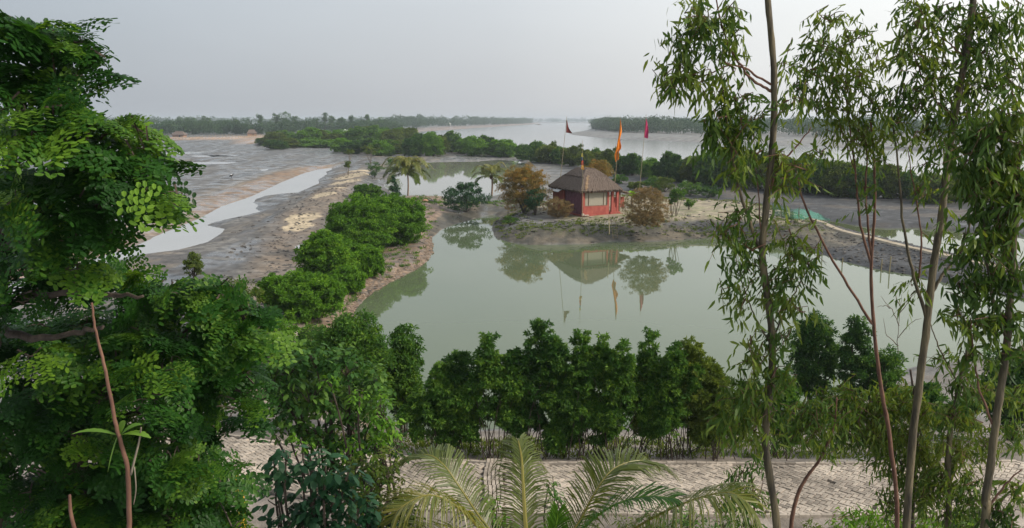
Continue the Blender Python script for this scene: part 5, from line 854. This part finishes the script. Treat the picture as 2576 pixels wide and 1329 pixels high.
TB = [(420, 712, 50, 24, 1, .3, .35), (480, 732, 60, 35, 1.1, 0, .35), (555, 730, 50, 32, 1.1, 0, .3), (400, 750, 80, 40, 1, .4), (330, 720, 60, 35, .9, .6), (600, 790, 50, 45, 1, .2, .3), (500, 790, 70, 40, 1), (650, 840, 36, 36, 1.1, 0, .5), (570, 850, 60, 40, 1.1, 0, .35), (450, 850, 70, 45, 1.1), (340, 820, 80, 45, 1), (230, 810, 70, 40, .8, .6), (120, 820, 90, 40, .9, .6),
      (80, 900, 70, 35, 1.1, -.5, .5), (190, 900, 80, 45, 1), (300, 900, 70, 45, 1), (410, 920, 70, 45, 1.2, -.4, .35), (520, 930, 70, 45, 1.1), (610, 940, 50, 45, 1), (660, 1010, 36, 32, 1.1, 0, .35), (580, 1010, 60, 40, 1.1), (480, 1010, 60, 40, 1), (370, 1000, 60, 40, 1.1, -.8, .25), (250, 1000, 80, 45, 1), (120, 990, 90, 50, 1.1), (40, 1050, 60, 50, 1),
      (150, 1080, 90, 45, 1.1), (270, 1090, 80, 40, .9), (380, 1090, 70, 40, .8), (80, 1160, 100, 50, 1.1), (210, 1170, 90, 45, 1), (330, 1170, 80, 45, 1), (430, 1140, 55, 35, 1.1, -.4, .4), (500, 1150, 50, 35, 1.1, -.3, .4), (560, 1190, 50, 35, 1), (460, 1210, 70, 40, 1), (60, 1260, 100, 50, 1.1), (200, 1260, 100, 50, 1.1), (340, 1260, 80, 45, 1.1), (450, 1280, 70, 40, 1), (560, 1270, 40, 30, .7), (120, 1330, 120, 40, 1.1), (300, 1330, 120, 40, 1.1), (480, 1330, 90, 35, 1.1), (590, 1325, 40, 25, .8)]
TA += [(x, y, 85, 50, .8, .9, 0) for x, y in ((40, 330), (180, 330), (60, 460), (200, 470), (310, 440), (60, 600), (190, 560), (60, 710), (190, 690))]  # rear leaves coloured darkest, painting shade into the depth of the crown
TB += [(x, y, 80, 48, .9, 1.0, 0) for x, y in ((60, 850), (200, 840), (330, 850), (470, 860), (90, 960), (230, 960), (360, 960), (490, 960), (590, 930), (60, 1060), (200, 1060), (330, 1080), (450, 1080), (560, 1060), (60, 1180), (190, 1200), (320, 1200), (440, 1230), (60, 1290), (200, 1300), (350, 1300), (480, 1300))]  # lower crown's rear layer, inner shade put into the leaf colour
def feather_tree(ells, Y, label, trunk, limbs, r, cov):
    base = np.array(trunk[0], float); e = empty('feathery_tree', tuple(base), label, 'tree'); mb = MB(); tube(mb, smooth_path(trunk, 20, .02, r), np.linspace(.22, .1, 20), 10); mb.build('trunk', M['darkbark'], e, origin=base, smooth=True)
    for pts in limbs: mb = MB(); tube(mb, smooth_path(pts, 16, .012, r), np.linspace(.045, .012, 16), 6); mb.build('branch', M['darkbark'], e, origin=base, smooth=True)
    mb = MB(); wb = MB(); feather_crown(mb, wb, ells, Y, r, cov); build2('crown', [(mb, M['feather']), (wb, M['darkbark'])], e, base); return e
def T3(x, y, Y): return A(x, y, Y)
bA = A(-60, 900, 7.6); bA[2] = hz_at(bA[0], bA[1])
feather_tree(TA, 6.2, 'tall tree with arching feathery compound leaves filling the upper left', [bA, A(-60, 1100, 7.4), A(-40, 850, 7.1), A(0, 600, 6.9)],
    [[A(-20, 780, 7), A(100, 745, 6.8), A(250, 740, 6.6), A(360, 745, 6.4)], [A(-10, 640, 6.9), A(130, 560, 6.6), A(300, 500, 6.3), A(420, 490, 6.2)], [A(0, 600, 6.9), A(100, 450, 6.6), A(200, 380, 6.3), A(300, 320, 6.2)], [A(0, 600, 6.9), A(30, 380, 6.6), A(60, 200, 6.4), A(110, 110, 6.2)], [A(-30, 820, 7.1), A(80, 850, 6.8), A(200, 835, 6.6), A(260, 820, 6.5)]], rf_, .62)
bB = A(150, 1150, 8.6); bB[2] = hz_at(bB[0], bB[1])
feather_tree(TB, 7.2, 'lower feathery-leaved tree spreading over the left end of the brick path', [bB, A(170, 1300, 8.2), A(220, 1100, 7.9), A(280, 960, 7.7)],
    [[A(220, 1100, 7.9), A(350, 950, 7.6), A(480, 820, 7.3), A(560, 740, 7.2)], [A(220, 1080, 7.9), A(400, 1020, 7.6), A(560, 980, 7.3), A(650, 1000, 7.2)], [A(200, 1180, 8), A(350, 1200, 7.6), A(500, 1180, 7.3), A(570, 1200, 7.2)], [A(180, 1200, 8), A(100, 1080, 7.6), A(60, 980, 7.3)], [A(280, 960, 7.7), A(300, 850, 7.5), A(400, 740, 7.3)], [A(200, 1240, 8), A(350, 1300, 7.4), A(500, 1310, 7.2)]], rf_, .80)
r = np.random.default_rng(91); C = []
for k in range(420):
    px = -150+r.random()*1100; Yq = 9.2+6.6*r.random(); x = (px-CX)/F*Yq*1.05
    if px > 620 and Yq > 14.8: continue
    z0 = hz_at(x, Yq); C.append((x, Yq, z0+.1+.7*r.random()**2, .28+.3*r.random()))
mb = MB(); clump_leaves(mb, np.array(C), 120, .11, .06, r, leaf_diamond, .3, .5, inner=.1); tag(mb.build('undergrowth', M['dark']), 'dark leafy undergrowth on the near slope under the feathery trees', None, None, 'stuff')
r = np.random.default_rng(92); C = []
for k in range(160):
    px = 1150+r.random()*1600; Yq = 13.5+2.4*r.random(); x = (px-CX)/F*Yq*1.05; z0 = hz_at(x, Yq); C.append((x, Yq, z0+.05+.25*r.random(), .15+.15*r.random()))
mb = MB(); clump_leaves(mb, np.array(C), 50, .09, .03, r, leaf_diamond, .2, .45, inner=.1); tag(mb.build('undergrowth', M['olive']), 'low weeds along the near edge of the brick path', None, None, 'stuff')
# ------------------------------------------------------------------ vine-covered tree, dark broad-leaved tree, shrubs in front of the path
def broad(name, ells, Y, m, label, seed, leaf, trunkpx, cov=1., kind=leaf_round, ratio=.55, cat='tree', bark='darkbark', r0=.07, droop=.5, vb=.45):
    r = np.random.default_rng(seed); base = A(trunkpx[0], trunkpx[1], Y+.2); base[2] = hz_at(base[0], base[1]); e = empty(name, tuple(base), label, cat); C = []
    mb = MB(); wb = MB()
    for E in ells:
        cx, cy, rx, ry = E[:4]; f = E[4] if len(E) > 4 else 1; Ye = Y+(E[5] if len(E) > 5 else 0); n = int(math.pi*rx*ry/((leaf*F/Ye)**2*ratio*.5)*cov*f/7*2.4)+3; u = rdir(n, r)*(.3+.7*r.random((n, 1))**.5); c = A(cx, cy, Ye); sx, sy = rx*Ye/F, ry*Ye/F; pos = c+u*np.array([sx, max(sx, sy)*.9, sy]); bv = r.random()*.4
        m_ = 7; idx = np.repeat(np.arange(n), m_); az = r.random(n*m_)*6.3; hor = np.stack([np.cos(az), np.sin(az), np.zeros(n*m_)], 1); P_ = pos[idx]+hor*leaf*.25+r.normal(0, leaf*.3, (n*m_, 3)); D = nrm(hor*.9+u[idx]*.5+[0, 0, -droop]+r.normal(0, .25, hor.shape)); Nn = nrm(np.array([0, 0, 1.])+hor*.5+r.normal(0, .3, hor.shape)); s_ = .6+.6*r.random(n*m_)
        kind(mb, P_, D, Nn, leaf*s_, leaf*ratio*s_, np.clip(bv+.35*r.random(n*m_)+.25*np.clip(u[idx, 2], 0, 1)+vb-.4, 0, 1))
        for k in range(0, n, 6): tube(wb, smooth_path([c-[0, 0, sy*.6], (c+pos[k])/2+r.normal(0, .04, 3), pos[k]], 5), np.linspace(.012, .004, 5), 3, cap=False)
        tube(wb, smooth_path([base*[.5, .5, .3]+c*[.5, .5, .7]+r.normal(0, .1, 3), base*[.2, .2, .12]+c*[.8, .8, .88]+r.normal(0, .1, 3), c], 7), np.linspace(.022, .011, 7), 5, cap=False)
    build2('crown', [(mb, M[m]), (wb, M[bark])], e, base)
    allc = np.mean([A(E[0], E[1], Y) for E in ells], axis=0); tb = MB(); tube(tb, smooth_path([base-[0, 0, .2], (base+allc)/2+r.normal(0, .1, 3), allc+[0, 0, .3]], 12), np.linspace(r0, r0*.4, 12), 8); tb.build('trunk', M[bark], e, origin=base, smooth=True); return e
broad('vine_covered_tree', [(720, 930, 60, 50, .9), (790, 900, 60, 45, .9), (870, 920, 60, 50, 1), (940, 960, 50, 50, 1), (700, 1000, 55, 45, .9), (780, 990, 70, 50, 1), (870, 1010, 70, 50, 1), (950, 1040, 45, 50, 1), (720, 1060, 50, 40, .9), (800, 1070, 65, 40, 1), (880, 1090, 65, 45, 1), (945, 1110, 40, 35, .8), (800, 1110, 45, 25, .9), (870, 1150, 60, 40, 1), (940, 1180, 45, 40, 1), (840, 1190, 60, 35, .9), (900, 1240, 60, 40, 1), (1000, 1120, 20, 40, .5), (680, 940, 40, 50, .9), (660, 1040, 35, 45, .9)], 12.5, 'dark', 'vine-covered broad-leaved tree in front of the pond corner', 61, .13, (860, 1180), cov=1.0, vb=.5)
broad('creeper', [(960, 1040, 26, 60, 1), (950, 1120, 24, 45, 1), (905, 1000, 30, 30, .4), (830, 960, 30, 25, .4), (930, 1190, 30, 35, .7), (880, 1130, 45, 30, .6), (760, 1110, 35, 22, .5), (990, 1080, 22, 40, .8)], 11.9, 'bright', 'yellow green creeper trailing down the vine-covered tree', 62, .09, (950, 1250), cov=.9, ratio=.5, cat='creeper', r0=.02)
broad('dark_leaved_tree', [(700, 1210, 40, 30, .9), (760, 1190, 50, 30, 1), (820, 1170, 45, 30, 1), (720, 1150, 40, 22, .4), (790, 1240, 60, 40, 1.1), (700, 1260, 35, 30, .5), (850, 1240, 50, 45, 1.1), (760, 1300, 55, 35, .9), (840, 1310, 60, 40, 1.3), (900, 1280, 45, 45, 1.2), (700, 1320, 40, 20, .8), (780, 1275, 60, 45, 1.2), (870, 1200, 45, 30, 1), (690, 1170, 30, 25, .8), (930, 1320, 50, 30, 1.1)], 9.2, 'blue', 'tree with large dark bluish leaves at the bottom by the brick path', 63, .15, (800, 1400), cov=.85, ratio=.5, vb=.4)
broad('leafy_shrub', [(890, 1180, 50, 35, .9), (950, 1200, 45, 40, 1), (1000, 1240, 45, 45, .9), (930, 1270, 50, 40, 1), (990, 1310, 50, 40, 1), (900, 1320, 50, 30, 1), (1050, 1320, 40, 25, .7), (970, 1160, 40, 35, .9), (1010, 1290, 45, 40, 1), (880, 1250, 50, 40, .9)], 10.8, 'olive', 'yellowish shrub between the dark leaved tree and the palm fronds', 64, .075, (950, 1400), cov=.8, ratio=.45, cat='bush', r0=.03)
broad('leafy_shrub', [(1240, 1280, 22, 26, .9), (1265, 1315, 35, 25, 1)], 13.5, 'bright', 'small bright green shrub at the near edge of the path beside the palm', 65, .11, (1255, 1380), cov=.9, ratio=.55, cat='bush', r0=.02)
broad('leafy_shrub', [(1380, 1220, 26, 18, .6), (1400, 1260, 22, 30, .7)], 12.5, 'mid', 'thin green shrub poking up behind the palm spear', 66, .09, (1400, 1380), cov=.7, ratio=.4, cat='bush', r0=.015)
broad('leafy_shrub', [(1640, 1315, 60, 22, .8), (1740, 1310, 60, 25, .8), (1820, 1320, 45, 22, .8)], 14.0, 'dark', 'dull green shrub under the drooping palm frond', 67, .09, (1720, 1400), cov=.7, ratio=.35, cat='bush', r0=.02)
# ------------------------------------------------------------------ brown stemmed sapling close to the viewer
def serr(mb, base, d, L, W, r, droop=.5):
    d = nrm(np.asarray(d, float)); s_ = nrm(np.cross(d, [0, 0, 1])+1e-6); n = 14; V = []
    for i_, t in enumerate(np.linspace(0, 1, n)): c = base+d*L*t-np.array([0, 0, droop*L*t*t]); w_ = W*.5*(math.sin(math.pi*min(1, t*.95+.02))**.8)*(1+(.12 if i_ % 2 else -.06)); V += [c-s_*w_+[0, 0, w_*.35], c, c+s_*w_+[0, 0, w_*.35]]
    k = np.arange(n-1)[:, None]*3; mb.add(V, np.concatenate([k+[0, 1, 4, 3], k+[1, 2, 5, 4]]), var=.55+.3*r.random())
YS = 3.0; rs = np.random.default_rng(12); sb_ = A(330, 1500, YS); gz = hz_at(sb_[0], YS); base = np.array([sb_[0]+.1, YS, gz]); e = empty('brown_stemmed_sapling', tuple(base), 'thin reddish brown sapling stem with a few serrated leaves, close to the viewer', 'sapling')
mb = MB(); tube(mb, np.concatenate([smooth_path([A(231, 762, YS), A(240, 830, YS), A(258, 900, YS), A(272, 970, YS), A(290, 1060, YS), A(308, 1130, YS), A(322, 1190, YS), A(325, 1329, YS)], 40, .0008, rs), [A(332, 1600, YS), base-[0, 0, .1]]]), np.concatenate([np.linspace(.004, .0105, 40), [.013, .03]]), 8); mb.build('stem', M['redbark'], e, origin=base, smooth=True)
mb = MB(); tube(mb, smooth_path([A(329, 1195, YS), A(340, 1150, YS), A(350, 1110, YS), A(355, 1075, YS)], 12), np.linspace(.005, .003, 12), 6); mb.build('twig', M['bark'], e, origin=base, smooth=True)
mb = MB(); tube(mb, smooth_path([A(338, 1175, YS), A(342, 1230, YS), A(336, 1270, YS)], 10), np.linspace(.003, .002, 10), 5); mb.build('twig', M['bark'], e, origin=base, smooth=True)
q = A(300, 1095, YS)
for dx, dz, dy, L, W, dr in ((-.9, .35, -.1, .18, .035, .3), (-.35, -.9, -.2, .12, .035, .3), (.9, .25, -.15, .13, .045, .3), (.6, .5, .3, .10, .045, .3), (.15, .75, .2, .08, .04, .3)):
    mb = MB(); serr(mb, q+[.01*dx, 0, 0], (dx, dy, dz), L, W, rs, dr); mb.build('leaf', M['mid'], e, origin=base, smooth=True)
b0 = A(175, 1245, 4.2); g0 = np.array([b0[0]+.1, 4.2, hz_at(b0[0], 4.2)]); mb = MB(); tube(mb, np.concatenate([smooth_path([b0, A(178, 1290, 4.2), A(190, 1340, 4.2)], 10), [g0-[0, 0, .1]]]), np.concatenate([np.linspace(.008, .012, 10), [.03]]), 7); tag(mb.build('bare_shoot', M['redbark'], smooth=True), 'short reddish bare stem poking up left of the brown sapling', 'shoot')
# yellow bottle-like can hung in the lower tree
b0 = A(606, 1240, 11.5); g0 = hz_at(b0[0], 11.5); mb = MB(); tube(mb, [(b0[0], 11.5, g0), (b0[0]-.01, 11.5, b0[2]-.25), (b0[0]-.03, 11.5, b0[2]+.2), (b0[0]-.08, 11.5, b0[2]+.35)], [.07, .07, .06, .02], 8); tag(mb.build('yellow_post', plain('yellow_paint', (.62, .33, .02), (.7, .42, .04), 8)), 'yellow post glimpsed through leaves beside the brick path', 'post')
# ------------------------------------------------------------------ air
mb = MB(); box(mb, (0, 2450, 12), (9000, 5100, 32)); m, N, L = mat('haze_air'); o = N('ShaderNodeOutputMaterial'); v = N('ShaderNodeVolumePrincipled'); v.inputs['Density'].default_value = .00026; v.inputs['Color'].default_value = (.80, .88, .97, 1); v.inputs['Anisotropy'].default_value = .2; L(v.outputs[0], o.inputs['Volume'])
tag(mb.build('haze', m), 'thin pale haze over the river and flats', None, None, 'stuff')
